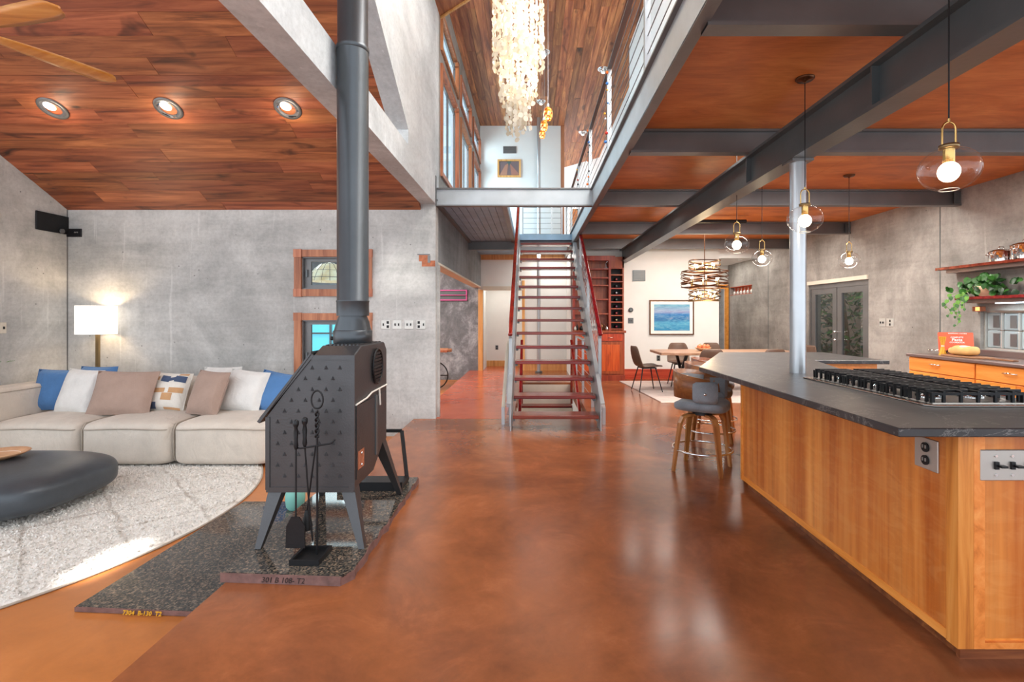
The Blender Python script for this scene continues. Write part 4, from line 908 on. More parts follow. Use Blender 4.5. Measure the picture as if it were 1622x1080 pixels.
# ceiling fan
t = thing('ceiling_fan', 'ceiling fan with pale wooden blades at the upper left', 'fan', (-3.75, 3.32, 3.3))
MB().lathe([(.02, .12), (.10, .10), (.12, .0), (.10, -.06), (.03, -.09)], (-3.75, 3.32, 3.32), 24).build('motor', 'bronze', t)
MB().cyl((-3.75, 3.32, 3.4), (-3.75, 3.32, 4.7), .015).build('down_rod', 'bronze', t)
for k in range(5):
    a = radians(64-78*k if k < 2 else 64-72*k)
    R = Matrix.Rotation(a, 3, 'Z') @ Matrix.Rotation(-.22, 3, 'X'); rows = []
    L0, L1 = .12, .86; S = 26; bl = MB()
    for i in range(S+1):
        f_ = i/S; xx = L0+(L1-L0)*f_; hw = .035+.045*sin(pi*min(1, f_*1.05)**.8*.62)
        if f_ > .86: hw *= max(.0, 1-((f_-.86)/.14)**2)**.5*.9+.1
        rows.append([Vector((-3.75, 3.32, 3.3)) + R @ Vector(p) for p in ((xx, -hw, 0), (xx, -hw*.5, .009), (xx, hw*.5, .009), (xx, hw, 0), (xx, hw*.5, -.006), (xx, -hw*.5, -.006))])
    bl.ring_sweep(rows).build('blade', 'fan_wood', t)
# recessed lights in the sloping ceiling
for px, lb in ((84, 'recessed ceiling light nearest the left wall'), (267, 'middle recessed light in the sloping wood ceiling'), (456, 'recessed ceiling light nearest the concrete wall')):
    yl = 5.42; x = wx(px, yl); z = zc(yl); t = thing('recessed_light', lb, 'light', (x, yl, z), 'recessed lights in the sloping ceiling')
    R = Matrix.Rotation(-math.atan(SL), 3, 'X'); o0 = Vector((x, yl, z))
    def Lr(prof, seg=32):
        m = MB(); rg = [[o0 + R @ Vector((r*cos(2*pi*k/seg), r*sin(2*pi*k/seg), h)) for k in range(seg)] for r, h in prof]; return m.ring_sweep(rg, False)
    Lr([(.14, -.004), (.138, -.012), (.112, -.012)]).build('trim_ring', 'steel', t)
    Lr([(.112, -.012), (.095, -.007), (.08, -.006)]).build('reflector', 'chrome', t)
    mm_ = MB(); c_ = o0 + R @ Vector((0, 0, -.008)); mm_.add([c_+R @ Vector((.055*cos(k*pi/12)-.01, .055*sin(k*pi/12)-.03, 0)) for k in range(24)], [tuple(range(24))]); mm_.build('lens', 'can_glow', t)
    point('recessed_glow', (x, yl-.06, z-.16), 2.5, .06, (1, .82, .6))

# ============================================================ HALL
t = thing('wall_light', 'magenta steel framed slot high on the mottled hall wall', 'fixture', (-2.0, YH, 2.0))
a0, a1, b0, b1 = wx(692, YH)-.35, wx(740, YH), 1.4+.0, 1.4
zt, zb = 1.4+(500-459)*YH/F, 1.4+(500-476)*YH/F
q = MB()
for (p, r, s_, u) in ((a0, a1, zt-.03, zt), (a0, a1, zb, zb+.03), (a0, a0+.03, zb, zt), (a1-.03, a1, zb, zt), (a0, a1, (zt+zb)/2-.012, (zt+zb)/2+.012)): q.box(p, r, YH-.04, YH, s_, u)
q.build('frame', 'magenta', t); MB().box(a0, a1, YH-.01, YH, zb, zt).build('recess', 'steel_dark', t)
MB().cyl((a0, YH-.05, (zt+zb)/2), (a1, YH-.05, (zt+zb)/2), .012).build('bar', 'magenta', t)
t = thing('wheeled_table', 'wooden slatted cart table with iron wheel in the alcove', 'table', (-2.3, 11.5, ZL))
for k in range(5): MB().box(-2.9, -1.86+.09*(k % 2)-.05*k*.5, 11.0+.16*k, 11.14+.16*k, .60, .645).build('slat', 'trim_wood', t)
MB().tube([(-2.17+.30*cos(a*pi/16), 11.2, .08+.30*sin(a*pi/16)) for a in range(32)], .014, 6, True).build('wheel', 'black', t)
MB().bar((-2.47, 11.2, .08), (-1.87, 11.2, .08), .02, .02).bar((-2.17, 11.2, -.22), (-2.17, 11.2, .38), .02, .02).bar((-2.17, 11.15, .1), (-2.17, 11.15, .62), .04, .04).build('leg', 'black', t)
plate('dark outlet plate in the white hall recess', -.98, .52, .08, .12, [('o', 0)], 14.0, 'outlet_plate', 'steel_dark')
# upper end wall
t = thing('framed_picture', 'small framed geometric picture on the white upper end wall', 'picture', (-.6, YH, 5.1))
x0, x1, z0, z1 = wx(788, YH), wx(825, YH), 1.4+(500-281)*YH/F, 1.4+(500-253)*YH/F
q = MB(); fw = .045; q.box(x0, x1, YH-.04, YH, z1-fw, z1).box(x0, x1, YH-.04, YH, z0, z0+fw).box(x0, x0+fw, YH-.04, YH, z0, z1).box(x1-fw, x1, YH-.04, YH, z0, z1); q.build('frame', 'jamb_wood', t)
MB().box(x0, x1, YH-.02, YH, z0, z1).build('canvas', plain('slate violet', rgb(112,96,100), .6), t)
xm = (x0+x1)/2; dz = z1-z0
for (pl, c_) in (([(x0+.06, z0+.06), (x0+.24, z0+.06), (xm-.02, z1-.1), (x0+.2, z1-.14)], rgb(170,124,104)), ([(xm+.02, z1-.1), (x1-.06, z0+.1), (x1-.06, z0+.06), (x1-.24, z0+.06)], rgb(160,112,98)), ([(xm-.06, z1-.05), (xm+.06, z1-.05), (xm, z1-.16)], rgb(70,96,92))):
    MB().prism(pl, 'y', YH-.024, YH-.02).build('painted_shape', plain('paint', c_, .6), t)
t = thing('air_vent', 'grey air vent on the white upper end wall', 'vent', (-.57, YH, 5.6))
x0, x1, z0, z1 = wx(797, YH), wx(818, YH), 1.4+(500-243)*YH/F, 1.4+(500-232)*YH/F
MB().box(x0, x1, YH-.02, YH, z0, z1).build('frame', 'steel', t)
for k in range(6): MB().box(x0+.02, x1-.02, YH-.026, YH-.02, z0+.015+k*.026, z0+.027+k*.026).build('slat', 'steel_dark', t)
t = thing('framed_picture', 'dark framed picture on the gallery wall behind the railing', 'picture', (1.9, 15.6, 3.5))
MB().prism([(1.2, 16.35), (1.75, 15.8), (1.73, 15.78), (1.18, 16.33)], 'z', 3.2, 4.0).build('frame', 'trim_wood', t)
t = thing('door', 'orange wooden door on the upper gallery wall', 'door', (2.0, 11, 3.1))
MB().box(2.03, 2.06, 10.6, 11.6, 3.1, 5.3).build('door_leaf', 'jamb_wood', t); MB().box(2.02, 2.06, 10.5, 10.6, 3.1, 5.4).box(2.02, 2.06, 11.6, 11.7, 3.1, 5.4).build('frame', 'trim_wood', t)
t = thing('cabinet', 'orange wooden cabinet on the landing behind the railing', 'cabinet', (1.4, 12.6, 3.1))
MB().box(.95, 1.8, 12.3, 12.8, 3.145, 4.0).build('body', 'orange_wood', t, bevel=.01); MB().box(1.0, 1.36, 12.285, 12.3, 3.2, 3.95).build('door', 'orange_wood', t); MB().box(1.4, 1.76, 12.285, 12.3, 3.2, 3.95).build('door', 'orange_wood', t)

# shell chandelier
CX, CY = wx(821, 5.0), 5.0
ch = thing('chandelier', 'tall three tiered chandelier of round pale shell discs over the stair hall', 'chandelier', (CX, CY, 3.2))
rc = random.Random(9)
def z_at(py, d=5.0): return 1.4+(500-py)*d/F
MB().cyl((CX, CY, z_at(0)), (CX, CY, ZH), .012).build('chain', 'chrome', ch)
MB().lathe([(.08, 0), (.07, -.04), (.01, -.05)], (CX, CY, ZH), 20).build('canopy', 'chrome', ch)
for (ro, zt, zb, ns) in ((.245, 5.0, z_at(108), 26), (.18, z_at(70), z_at(158), 20), (.12, z_at(140), z_at(206), 14), (.15, 5.0, z_at(100), 12), (.07, z_at(150), z_at(212), 7)):
    MB().tube([(CX+ro*cos(a*pi/16), CY+ro*sin(a*pi/16), zt) for a in range(32)], .006, 5, True).build('ring', 'chrome', ch)
    for k in range(ns):
        a = 2*pi*k/ns + rc.uniform(-.04, .04); x, y = CX+ro*cos(a), CY+ro*sin(a); m = MB(); z = zt; zz = zb + rc.uniform(-.03, .05)
        while z > zz:
            r = rc.uniform(.018, .030); aa = a + rc.uniform(-.9, .9); m.disc((x+rc.uniform(-.006, .006), y+rc.uniform(-.006, .006), z-r), r, (cos(aa), sin(aa), rc.uniform(-.2, .2)), 9); z -= 2*r*.93
        m.build('shell_strand', 'capiz', ch)
for z in (4.75, 4.5, 4.22, 3.98, 3.68):
    for k in range(3):
        a = k*2.1+z; MB().ball((CX+.05*cos(a), CY+.05*sin(a), z), (.018, .018, .03), 8, 6).build('bulb', 'bulb', ch)
    point('chandelier_glow', (CX, CY, z+.02), 2.2, .03, (1, .9, .78))

# three amber pendants
for (px, py, d, lb) in ((868, 180, 6.9, 'amber mosaic glass pendant, nearest and highest of three'), (862, 199, 8.7, 'amber mosaic glass pendant, middle of three'), (859, 212, 10.5, 'amber mosaic glass pendant, lowest and farthest of three')):
    x = wx(px, d); z = z_at(py, d); t = thing('pendant_lamp', lb, 'lamp', (x, d, z), 'amber pendants in the stair hall')
    MB().lathe([(.045, -.085), (.062, -.05), (.066, 0), (.05, .06), (.02, .085), (.012, .1)], (x, d, z), 16, cap=False).build('lamp_shade', 'amber', t)
    MB().cyl((x, d, z+.09), (x, d, z+.13), .02).build('cap', 'chrome', t); MB().cyl((x, d, z+.1), (x, d, ZH), .003, seg=5).build('cord', 'alu', t)
    MB().ball((x, d, z-.05), .025, 8, 6).build('bulb', 'bulb', t)
for (px, py, lb) in ((862, 82, 'chrome eyeball spotlight near the chandelier'), (857, 160, 'chrome eyeball spotlight above the amber pendants'), (955, 109, 'round spotlight over the gallery, near'), (923, 209, 'round spotlight over the gallery, far')):
    d = (ZH-1.4)*F/(500-py); x = wx(px, d); t = thing('spotlight', lb, 'light', (x, d, ZH), 'spotlights in the high wood ceiling')
    MB().lathe([(.11, 0), (.10, -.02), (.075, -.02)], (x, d, ZH), 20).build('trim_ring', 'chrome', t); MB().ball((x, d-.01, ZH-.03), .065, 14, 10).build('eyeball', 'chrome', t)
    MB().lathe([(.03, 0), (.001, -.002)], (x, d-.03, ZH-.095), 10, cap=False).build('lens', 'can_glow', t)

# ============================================================ HUTCH
h = thing('hutch', 'built-in red cherry hutch with open shelves and a wine rack column', 'cabinet', (1.45, 10.9, 0))
HX0, HX1, HY = .88, 1.99, 10.86
MB().box(HX0, HX1, 11.17, 11.19, 1.08, 2.68).build('back_panel', 'hutch', h)
MB().box(HX0, HX0+.05, HY+.1, 11.17, 1.08, 2.68).build('side_panel', 'hutch', h); MB().box(HX1-.03, HX1, HY+.1, 11.17, 1.08, 2.68).build('side_panel', 'hutch', h)
MB().box(1.66, 1.71, HY+.1, 11.17, 1.08, 2.68).build('divider', 'hutch', h)
MB().box(HX0, 1.8, HY+.09, 11.17, 2.60, 2.70).build('top_rail', 'hutch', h)
for py in (426, 440, 452, 474, 497):
    z = 1.4+(500-py)*11.0/F; MB().box(HX0+.05, 1.66, HY+.12, 11.17, z-.014, z+.014).build('shelf', 'hutch', h)
for k in range(10):
    z = 1.11+.147*k; MB().box(1.71, HX1-.03, HY+.1, 11.17, z-.012, z+.012).build('wine_shelf', 'hutch', h)
MB().box(1.73, HX1-.04, 11.15, 11.168, 1.1, 2.45).build('rack_back', 'black_matte', h)
MB().box(1.71, HX1, HY+.1, 11.17, 2.44, 2.68).build('rack_top', 'hutch', h)
MB().box(HX0-.02, HX1+.03, HY-.02, 11.19, 1.03, 1.08).build('counter', 'hutch', h, bevel=.006)
MB().box(HX0, HX1, HY+.02, 11.19, .1, 1.03).build('base', 'hutch', h); MB().box(HX0-.005, HX1+.01, HY+.0, 11.19, 0, .12).build('plinth', 'hutch', h)
for (a, b) in ((HX0+.05, 1.40), (1.44, HX1-.05)):
    dr = MB().box(a, b, HY, HY+.02, .86, 1.01).build('drawer', 'hutch_front', h); MB().tube([((a+b)/2-.05, HY, .935), ((a+b)/2-.045, HY-.025, .935), ((a+b)/2+.045, HY-.025, .935), ((a+b)/2+.05, HY, .935)], .006, 6).build('pull', 'chrome', dr)
    dd = MB().box(a, b, HY, HY+.02, .15, .84).build('door', 'hutch', h); MB().box(a+.06, b-.06, HY-.004, HY+.0, .21, .78).build('door_panel', 'hutch_front', dd)
bcol = [plain('bottle foil '+str(i), c_, .3) for i, c_ in enumerate((rgb(150,30,40), rgb(60,60,66), rgb(190,190,200), rgb(60,90,80), rgb(110,60,100), rgb(160,60,60), rgb(200,190,140), rgb(130,30,60)))]
bnames = ['wine bottle with red foil, second slot from the top', 'wine bottle with dark foil, third slot from the top', 'wine bottle with silver foil, fourth slot from the top', 'wine bottle with green foil, middle slot', 'wine bottle with purple foil, fourth slot from the bottom', 'wine bottle with rose foil, third slot from the bottom', 'wine bottle with cream foil, second slot from the bottom', 'wine bottle with crimson foil, lowest slot']
for k in range(8):
    z = 1.11+.147*(7-k)+.055; t = thing('wine_bottle', bnames[k], 'bottle', (1.835, 11.0, z), 'wine bottles in the rack')
    MB().tube([(1.835, 11.14, z), (1.835, 11.06, z), (1.835, 11.03, z), (1.835, 11.0, z)], [.038, .038, .02, .015], 12).build('body', 'black_matte', t); MB().cyl((1.835, 11.0, z), (1.835, 10.985, z), .018, seg=10).build('foil', bcol[k], t)
def jug(lab, x, z, r, hgt, mat, cat='decor', nm='vase', y=10.98):
    t = thing(nm, lab, cat, (x, y, z)); MB().lathe([(r*.6, 0), (r, hgt*.3), (r*.9, hgt*.6), (r*.4, hgt*.85), (r*.5, hgt)], (x, y, z), 14).build('body', mat, t); return t
t = jug('round brown jug on the hutch counter', 1.50, 1.082, .07, .16, 'bronze', 'jug', 'jug')
MB().tube([(1.56, 10.98, 1.12), (1.61, 10.98, 1.15), (1.56, 10.98, 1.2)], .008, 6).build('handle', 'bronze', t)
jug('silver tumbler beside the brown jug on the hutch', 1.62, 1.082, .04, .09, 'chrome', 'cup', 'tumbler')
jug('small dark bottle at the left end of the hutch counter', .98, 1.082, .03, .13, 'black_matte', 'bottle', 'bottle')
jug('dark squat jar left of the stair rail on the hutch', 1.07, 1.082, .045, .10, 'black_matte', 'jar', 'jar')
jug('small white lidded jar on the left of the hutch counter', .93, 1.082, .03, .09, 'plate_pale', 'jar', 'jar', 10.92)
for k in range(6):
    t = thing('glass_bottle', ['tall clear bottle with pale label, %s in the row behind the handrail' % w_ for w_ in ('first', 'second', 'third', 'fourth', 'fifth', 'sixth')][k], 'bottle', (1.18+.045*k, 11.0, 1.082), 'clear bottles behind the handrail')
    MB().lathe([(.018, 0), (.018, .14), (.007, .17), (.007, .22)], (1.18+.045*k, 11.0, 1.082), 10).build('body', 'plate_pale', t); MB().lathe([(.0185, .04), (.0185, .10)], (1.18+.045*k, 11.0, 1.082), 10, cap=False).build('label_band', 'steel', t)
t = thing('metal_sculpture', 'thin curved metal ornament on the top hutch shelf', 'ornament', (1.6, 11.0, 2.43))
zq = 1.4+(500-426)*11/F+.014; MB().tube([(1.62, 11.02, zq), (1.60, 11.02, zq+.12), (1.66, 11.02, zq+.16)], .006, 5).box(1.56, 1.65, 10.99, 11.05, zq, zq+.012).build('body', 'chrome', t)
t = thing('figurine', 'small brass figurine on the middle hutch shelf', 'ornament', (1.22, 11, 1.45))
zq = 1.4+3*11/F+.014+.0; MB().lathe([(.03, 0), (.012, .03), (.02, .07), (.006, .1), (.018, .13), (.003, .16)], (1.22, 11.0, zq), 10).build('body', 'brass', t)

# dining wall fittings
plate('dark double switch plate on the white dining wall', wx(999, YD), 1.29, .12, .12, [('s', -.02), ('s', .02)], YD, 'switch_plate', 'steel_dark', 'switch')
plate('dark outlet plate low on the dining wall under the table', wx(1043, YD), .46, .08, .12, [('o', 0)], YD, 'outlet_plate', 'steel_dark')
t = thing('thermostat', 'round black thermostat on the white dining wall', 'thermostat', (wx(999, YD), YD, 1.53))
MB().cyl((wx(999, YD), YD, 1.53), (wx(999, YD), YD-.03, 1.53), .05, seg=24).build('body', 'black_matte', t); MB().cyl((wx(999, YD), YD-.03, 1.53), (wx(999, YD), YD-.034, 1.53), .035, seg=24).build('dial', 'steel_dark', t)
t = thing('air_vent', 'square dark grille high on the white dining wall', 'vent', (wx(1012, YD), YD, 2.3))
x0, x1, z0, z1 = wx(1002, YD), wx(1022, YD), 1.4+(500-445)*YD/F, 1.4+(500-428)*YD/F
MB().box(x0, x1, YD-.02, YD, z0, z1).build('frame', 'steel_dark', t)
for k in range(6): MB().box(x0+.02, x1-.02, YD-.026, YD-.02, z0+.025+k*.034, z0+.04+k*.034).build('slat', 'steel', t)
t = thing('framed_painting', 'large framed abstract blue seascape on the dining wall', 'painting', (3.1, YD, 1.4))
x0, x1, z0, z1 = wx(1028.5, YD), wx(1098.5, YD), 1.4+(500-530)*YD/F, 1.4+(500-475)*YD/F; fw = .022
MB().box(x0, x1, YD-.04, YD, z1-fw, z1).box(x0, x1, YD-.04, YD, z0, z0+fw).box(x0, x0+fw, YD-.04, YD, z0, z1).box(x1-fw, x1, YD-.04, YD, z0, z1).build('frame', 'bronze', t)
MB().box(x0+.01, x1-.01, YD-.02, YD-.001, z0+.01, z1-.01).build('mat_board', 'paper', t); MB().box(x0+.10, x1-.09, YD-.024, YD-.02, z0+.09, z1-.10).build('canvas', 'sea', t)

# ============================================================ DINING
t = thing('rug', 'pale pink rectangular rug under the dining table', 'rug', (3.5, 9.5, 0)); MB().prism([(2.08, 8.15), (5.2, 8.15), (5.2, 10.78), (1.86, 10.78)], 'z', .001, .012).build('pile', 'rug_dining', t)
MB().prism([(2.07, 8.12), (5.2, 8.12), (5.2, 8.15), (2.07, 8.15)], 'z', .001, .011).build('fringe', 'f_cream', t)
t = thing('dining_table', 'long live edge wooden dining table on black metal legs', 'table', (3.4, 9.3, 0))
rt = random.Random(2); pts = []
for k in range(15): pts.append((2.24+2.5*k/14+(.03 if k in (0, 14) else 0), 8.88+rt.uniform(-.03, .03)))
for k in range(15): pts.append((4.78-2.5*k/14, 9.82+rt.uniform(-.03, .03)))
MB().prism(pts, 'z', .70, .75).build('tabletop', 'tabletop', t, bevel=.008)
for x in (2.75, 4.25):
    MB().bar((x, 9.0, .70), (x, 9.65, .02), .05, .03).bar((x, 9.65, .70), (x, 9.0, .02), .05, .03).bar((x, 8.95, .03), (x, 9.7, .03), .06, .03).build('leg', 'black', t)
MB().tube([(2.75, 9.35, .35), (3.5, 9.35, .55), (4.25, 9.35, .35)], .015, 6).build('brace', 'black', t)
def dining_chair(label):
    t = thing('dining_chair', label, 'chair', (0,0,0), 'brown leather dining chairs')
    # seat centre at origin, facing +x; shell of seat and back in one curve
    prof = [(.24, .455), (.18, .47), (.0, .455), (-.14, .45), (-.20, .48), (-.245, .60), (-.275, .74), (-.29, .84)]
    hw = [.20, .225, .235, .23, .225, .225, .205, .15]; rows = []
    for (x, z), w_ in zip(prof, hw):
        back = z > .47 and x < -.15
        rows.append([(x+(.05*(v*v) if back else 0), w_*v, z+(.0 if back else .015*v*v)) for v in (-1, -.75, -.4, 0, .4, .75, 1)])
    m = MB(); N = 7; vs = [p for r in rows for p in r]; m.add(vs, [(i*N+j, i*N+j+1, (i+1)*N+j+1, (i+1)*N+j) for i in range(len(rows)-1) for j in range(N-1)], True)
    m.build('seat_shell', 'leather', t, solid=.03, subd=1)
    MB().box(-.12, .14, -.13, .13, .42, .44).build('seat_frame', 'black', t)
    for sx, sy in ((1,1), (1,-1), (-1,1), (-1,-1)): MB().cyl((.12*sx, .12*sy, .44), (.22*sx, .21*sy, .0), .012, .009, 8).build('leg', 'black', t)
    return t
dch = dining_chair('brown leather dining chair at the left end of the table')
spots = [(2.12, 9.35, .15, 0), (2.95, 10.08, -pi/2-.1, 'brown dining chair behind the table left of the fruit bowl'), (3.68, 10.1, -pi/2+.1, 'brown dining chair behind the table beyond the fruit bowl'), (3.0, 8.55, pi/2-.15, 'brown dining chair with its back to the viewer, beside the bar stools'), (4.95, 9.4, pi+.25, 'brown dining chair at the far right end of the table'), (4.0, 8.6, pi/2+.1, 'brown dining chair on the near side hidden behind the island')]
for i, (x, y, rz, lb) in enumerate(spots):
    o = dch if i == 0 else copy_tree(dch); o.location = (x, y, .012); o.rotation_euler = (0, 0, rz)
    if lb: o['label'] = lb
bpy.data.objects.remove(o.children[0]) if 0 else None
t = thing('fruit_bowl', 'low bowl on the dining table holding round orange fruit', 'bowl', (3.16, 9.35, .75)); MB().lathe([(.05, 0), (.10, .02), (.15, .06), (.14, .06), (.09, .03), (.01, .02)], (3.16, 9.35, .75), 20).build('body', 'woven', t)
for k, (dx, dy, dz, lb) in enumerate(((-.08, -.03, .075, 'orange fruit at the left of the dining bowl'), (.0, -.06, .08, 'orange fruit at the front of the dining bowl'), (.08, -.02, .078, 'orange fruit at the right of the dining bowl'), (-.03, .06, .08, 'orange fruit at the back left of the dining bowl'), (.05, .06, .08, 'orange fruit at the back right of the dining bowl'))):
    t = thing('peach', lb, 'fruit', (3.16+dx, 9.35+dy, .75+dz), 'fruit in the dining bowl'); MB().ball((3.16+dx, 9.35+dy, .75+dz), .042, 12, 8).build('flesh', 'peach', t); MB().cyl((3.16+dx, 9.35+dy, .79+dz), (3.165+dx, 9.35+dy, .80+dz), .003, seg=5).build('stem', 'leaf', t)
# drum chandelier
dx_, dy_ = wx(1116, 9.4), 9.4
t = thing('drum_chandelier', 'three tier drum chandelier of woven bronze hoops over the dining table', 'chandelier', (dx_, dy_, 1.7))
MB().cyl((dx_, dy_, 1.75), (dx_, dy_, ZT), .008).build('rod', 'bronze', t); MB().cyl((dx_, dy_, ZT-.03), (dx_, dy_, ZT), .07).build('canopy', 'bronze', t)
rd = random.Random(4)
for ti, (r, zt, zb, n) in enumerate(((.285, 2.42, 2.23, 5), (.42, 2.23, 1.93, 9), (.285, 1.93, 1.68, 6))):
    for k in range(n):
        z = zt-(zt-zb)*(k+.0)/(n-1); ph = rd.uniform(0, 6.3); am = .028 if 0 < k < n-1 else .008; kk = rd.choice((2, 3))
        hoop = []
        for a in range(48):
            u = 2*pi*a/48; hoop.append(((r+.008*sin(3*u+ph))*cos(u), (r+.008*sin(3*u+ph))*sin(u), z+am*sin(kk*u+ph)))
        q = MB(); q.ring_sweep([[(dx_+x, dy_+y, z_-.009), (dx_+x*1.01, dy_+y*1.01, z_), (dx_+x, dy_+y, z_+.009), (dx_+x*.985, dy_+y*.985, z_)] for x, y, z_ in hoop], loop=True, smooth=False)
        q.build('hoop', 'bronze' if ti == 1 or k % 2 == 0 else 'brass_old', t)
    for a in range(6):
        u = a*pi/3+.3*ti; rr_ = r*.62; zc_ = (zt+zb)/2
        cnd = MB().cyl((dx_+rr_*cos(u), dy_+rr_*sin(u), zb+.02), (dx_+rr_*cos(u), dy_+rr_*sin(u), zc_-.02), .012, seg=8).build('candle', 'brass', t)
        MB().ball((dx_+rr_*cos(u), dy_+rr_*sin(u), zc_+.015), (.016, .016, .035), 8, 6).build('bulb', 'bulb', cnd)
    point('drum_glow', (dx_, dy_, (zt+zb)/2), 11, .05, (1, .74, .42))

# ============================================================ ISLAND
isl = thing('kitchen_island', 'long kitchen island with figured cherry panels and a raised end', 'island', (1.9, 3, 0))
CT = .965
top = [(1.42, 1.955), (1.42, 4.30), (2.24, 6.04), (3.47, 6.04), (3.47, 4.90), (2.77, 4.95), (2.46, 3.9), (2.50, 3.6), (2.62, 1.955)]
MB().prism(top, 'z', CT-.036, CT).build('countertop', 'soapstone', isl, bevel=.004)
body = [(1.76, 2.08), (1.76, 4.12), (2.42, 5.7), (3.36, 5.9), (3.40, 5.02), (2.82, 5.04), (2.44, 3.9), (2.44, 2.08)]
MB().prism(body, 'z', .0, .09).build('toe_kick', 'walnut', isl)
body2 = [(1.735, 2.045), (1.735, 4.15), (2.38, 5.75), (3.38, 5.92), (3.40, 4.98), (2.80, 5.0), (2.45, 3.92), (2.60, 2.045)]
MB().prism(body2, 'z', .065, CT-.036).build('cabinet_body', 'orange_wood', isl)
MB().box(1.722, 1.736, 2.09, 4.14, .10, CT-.04).build('side_panel', 'figured', isl)
MB().box(1.718, 1.738, 2.09, 4.15, .06, .10).box(1.712, 1.742, 4.12, 4.15, .06, CT-.04).build('panel_frame', 'orange_wood', isl)
MB().box(1.712, 1.775, 2.03, 2.09, .06, CT-.04).build('corner_post', 'cherry', isl)
MB().box(1.82, 2.6, 2.036, 2.046, .10, CT-.04).build('end_panel', 'figured', isl)
MB().box(1.776, 1.82, 2.03, 2.046, .06, CT-.04).box(1.82, 2.6, 2.03, 2.046, .06, .085).build('end_frame', 'orange_wood', isl)
MB().box(1.745, 2.6, 2.06, 2.08, .0, .065).build('toe_board', 'walnut', isl)
MB().box(1.712, 1.736, 2.092, 2.30, CT-.062, CT-.036).build('bracket', 'walnut', isl)
MB().box(2.83, 3.38, 4.965, 4.985, .12, CT-.06).build('end_panel', 'orange_wood', isl)
plate('large brushed steel socket plate on the island side panel', 2.20, .80, .13, .135, [], 1.722, 'outlet_plate', 'plate', 'outlet', None, 'x', -1)
t = bpy.data.objects[-1] if 0 else [o for o in bpy.data.objects if o.get('label', '').startswith('large brushed steel socket')][0]
for z in (.828, .772):
    MB().cyl((1.714, 2.20, z), (1.708, 2.20, z), .021, seg=16).build('socket', 'black', t)
    MB().box(1.704, 1.708, 2.206, 2.210, z-.004, z+.010).box(1.704, 1.708, 2.190, 2.194, z-.004, z+.010).build('slot', 'plate', t)
t = thing('switch_plate', 'wide brushed steel plate with four black toggles on the island end', 'switch', (2.0, 2.036, .8))
MB().box(1.80, 2.14, 2.026, 2.036, .80-.062, .80+.062).build('plate', 'plate', t, bevel=.003)
for k in range(4):
    x = 1.86+.065*k; MB().box(x-.008, x+.008, 2.018, 2.026, .785, .815).box(x-.006+.008, x+.006+.02, 2.0, 2.02, .795, .803).build('toggle', 'black', t)
    MB().cyl((x, 2.026, .838), (x, 2.022, .838), .006, seg=8).cyl((x, 2.026, .762), (x, 2.022, .762), .006, seg=8).build('screw', 'chrome', t)
# cooktop
ck = thing('cooktop', 'long stainless gas cooktop with black cast iron grates on the island', 'cooktop', (2.15, 2.95, CT))
cx0, cx1, cy0, cy1 = 1.885, 2.43, 2.40, 3.52
MB().prism([(cx0, cy0+.035), (cx0+.035, cy0), (cx1, cy0), (cx1, cy1), (cx0, cy1)], 'z', CT+.0005, CT+.010).build('tray', 'stainless', ck, bevel=.003)
MB().box(cx0+.05, cx1-.03, cy0+.04, cy1-.04, CT+.008, CT+.014).build('well', 'plate', ck)
gy = [(cy0+.045, cy0+.39), (cy0+.395, cy0+.735), (cy0+.74, cy1-.045)]
for (a, b) in gy:
    gr = MB(); zt_ = CT+.062; gx0, gx1 = cx0+.05, cx1-.04
    gr.box(gx0, gx0+.012, a, b, zt_-.012, zt_).box(gx1-.012, gx1, a, b, zt_-.012, zt_).box(gx0, gx1, a, a+.012, zt_-.012, zt_).box(gx0, gx1, b-.012, b, zt_-.012, zt_)
    for (qx, qy) in ((gx0, a), (gx0, b-.014), (gx1-.014, a), (gx1-.014, b-.014), (gx0, (a+b)/2), (gx1-.014, (a+b)/2)): gr.box(qx, qx+.014, qy, qy+.014, CT+.012, zt_)
    gr.build('grate_frame', 'black', ck)
    for k in range(6):
        y = a+.035+(b-a-.07)*k/5
        MB().box(gx0-.004, gx0+.20, y-.006, y+.006, zt_-.004, zt_+.012).box(gx0-.004, gx0+.008, y-.006, y+.006, CT+.012, zt_+.012).build('grate_bar', 'black', ck)
        MB().box(gx1-.20, gx1+.004, y-.006, y+.006, zt_-.004, zt_+.012).box(gx1-.008, gx1+.004, y-.006, y+.006, CT+.012, zt_+.012).build('grate_bar', 'black', ck)
    for k in range(5):
        x = gx0+.06+(gx1-gx0-.12)*k/4; MB().box(x-.006, x+.006, a, b, zt_-.006, zt_+.008).box(x-.006, x+.006, a-.001, a+.010, CT+.012, zt_+.008).build('grate_bar', 'black', ck)
    for x in (gx0+.12, gx1-.12):
        MB().lathe([(.058, 0), (.058, .012), (.045, .02), (.045, .026)], (x, (a+b)/2, CT+.014), 20).build('burner', 'chrome', ck); MB().lathe([(.036, 0), (.038, .008), (.03, .012)], (x, (a+b)/2, CT+.04), 20).build('burner_cap', 'black', ck)

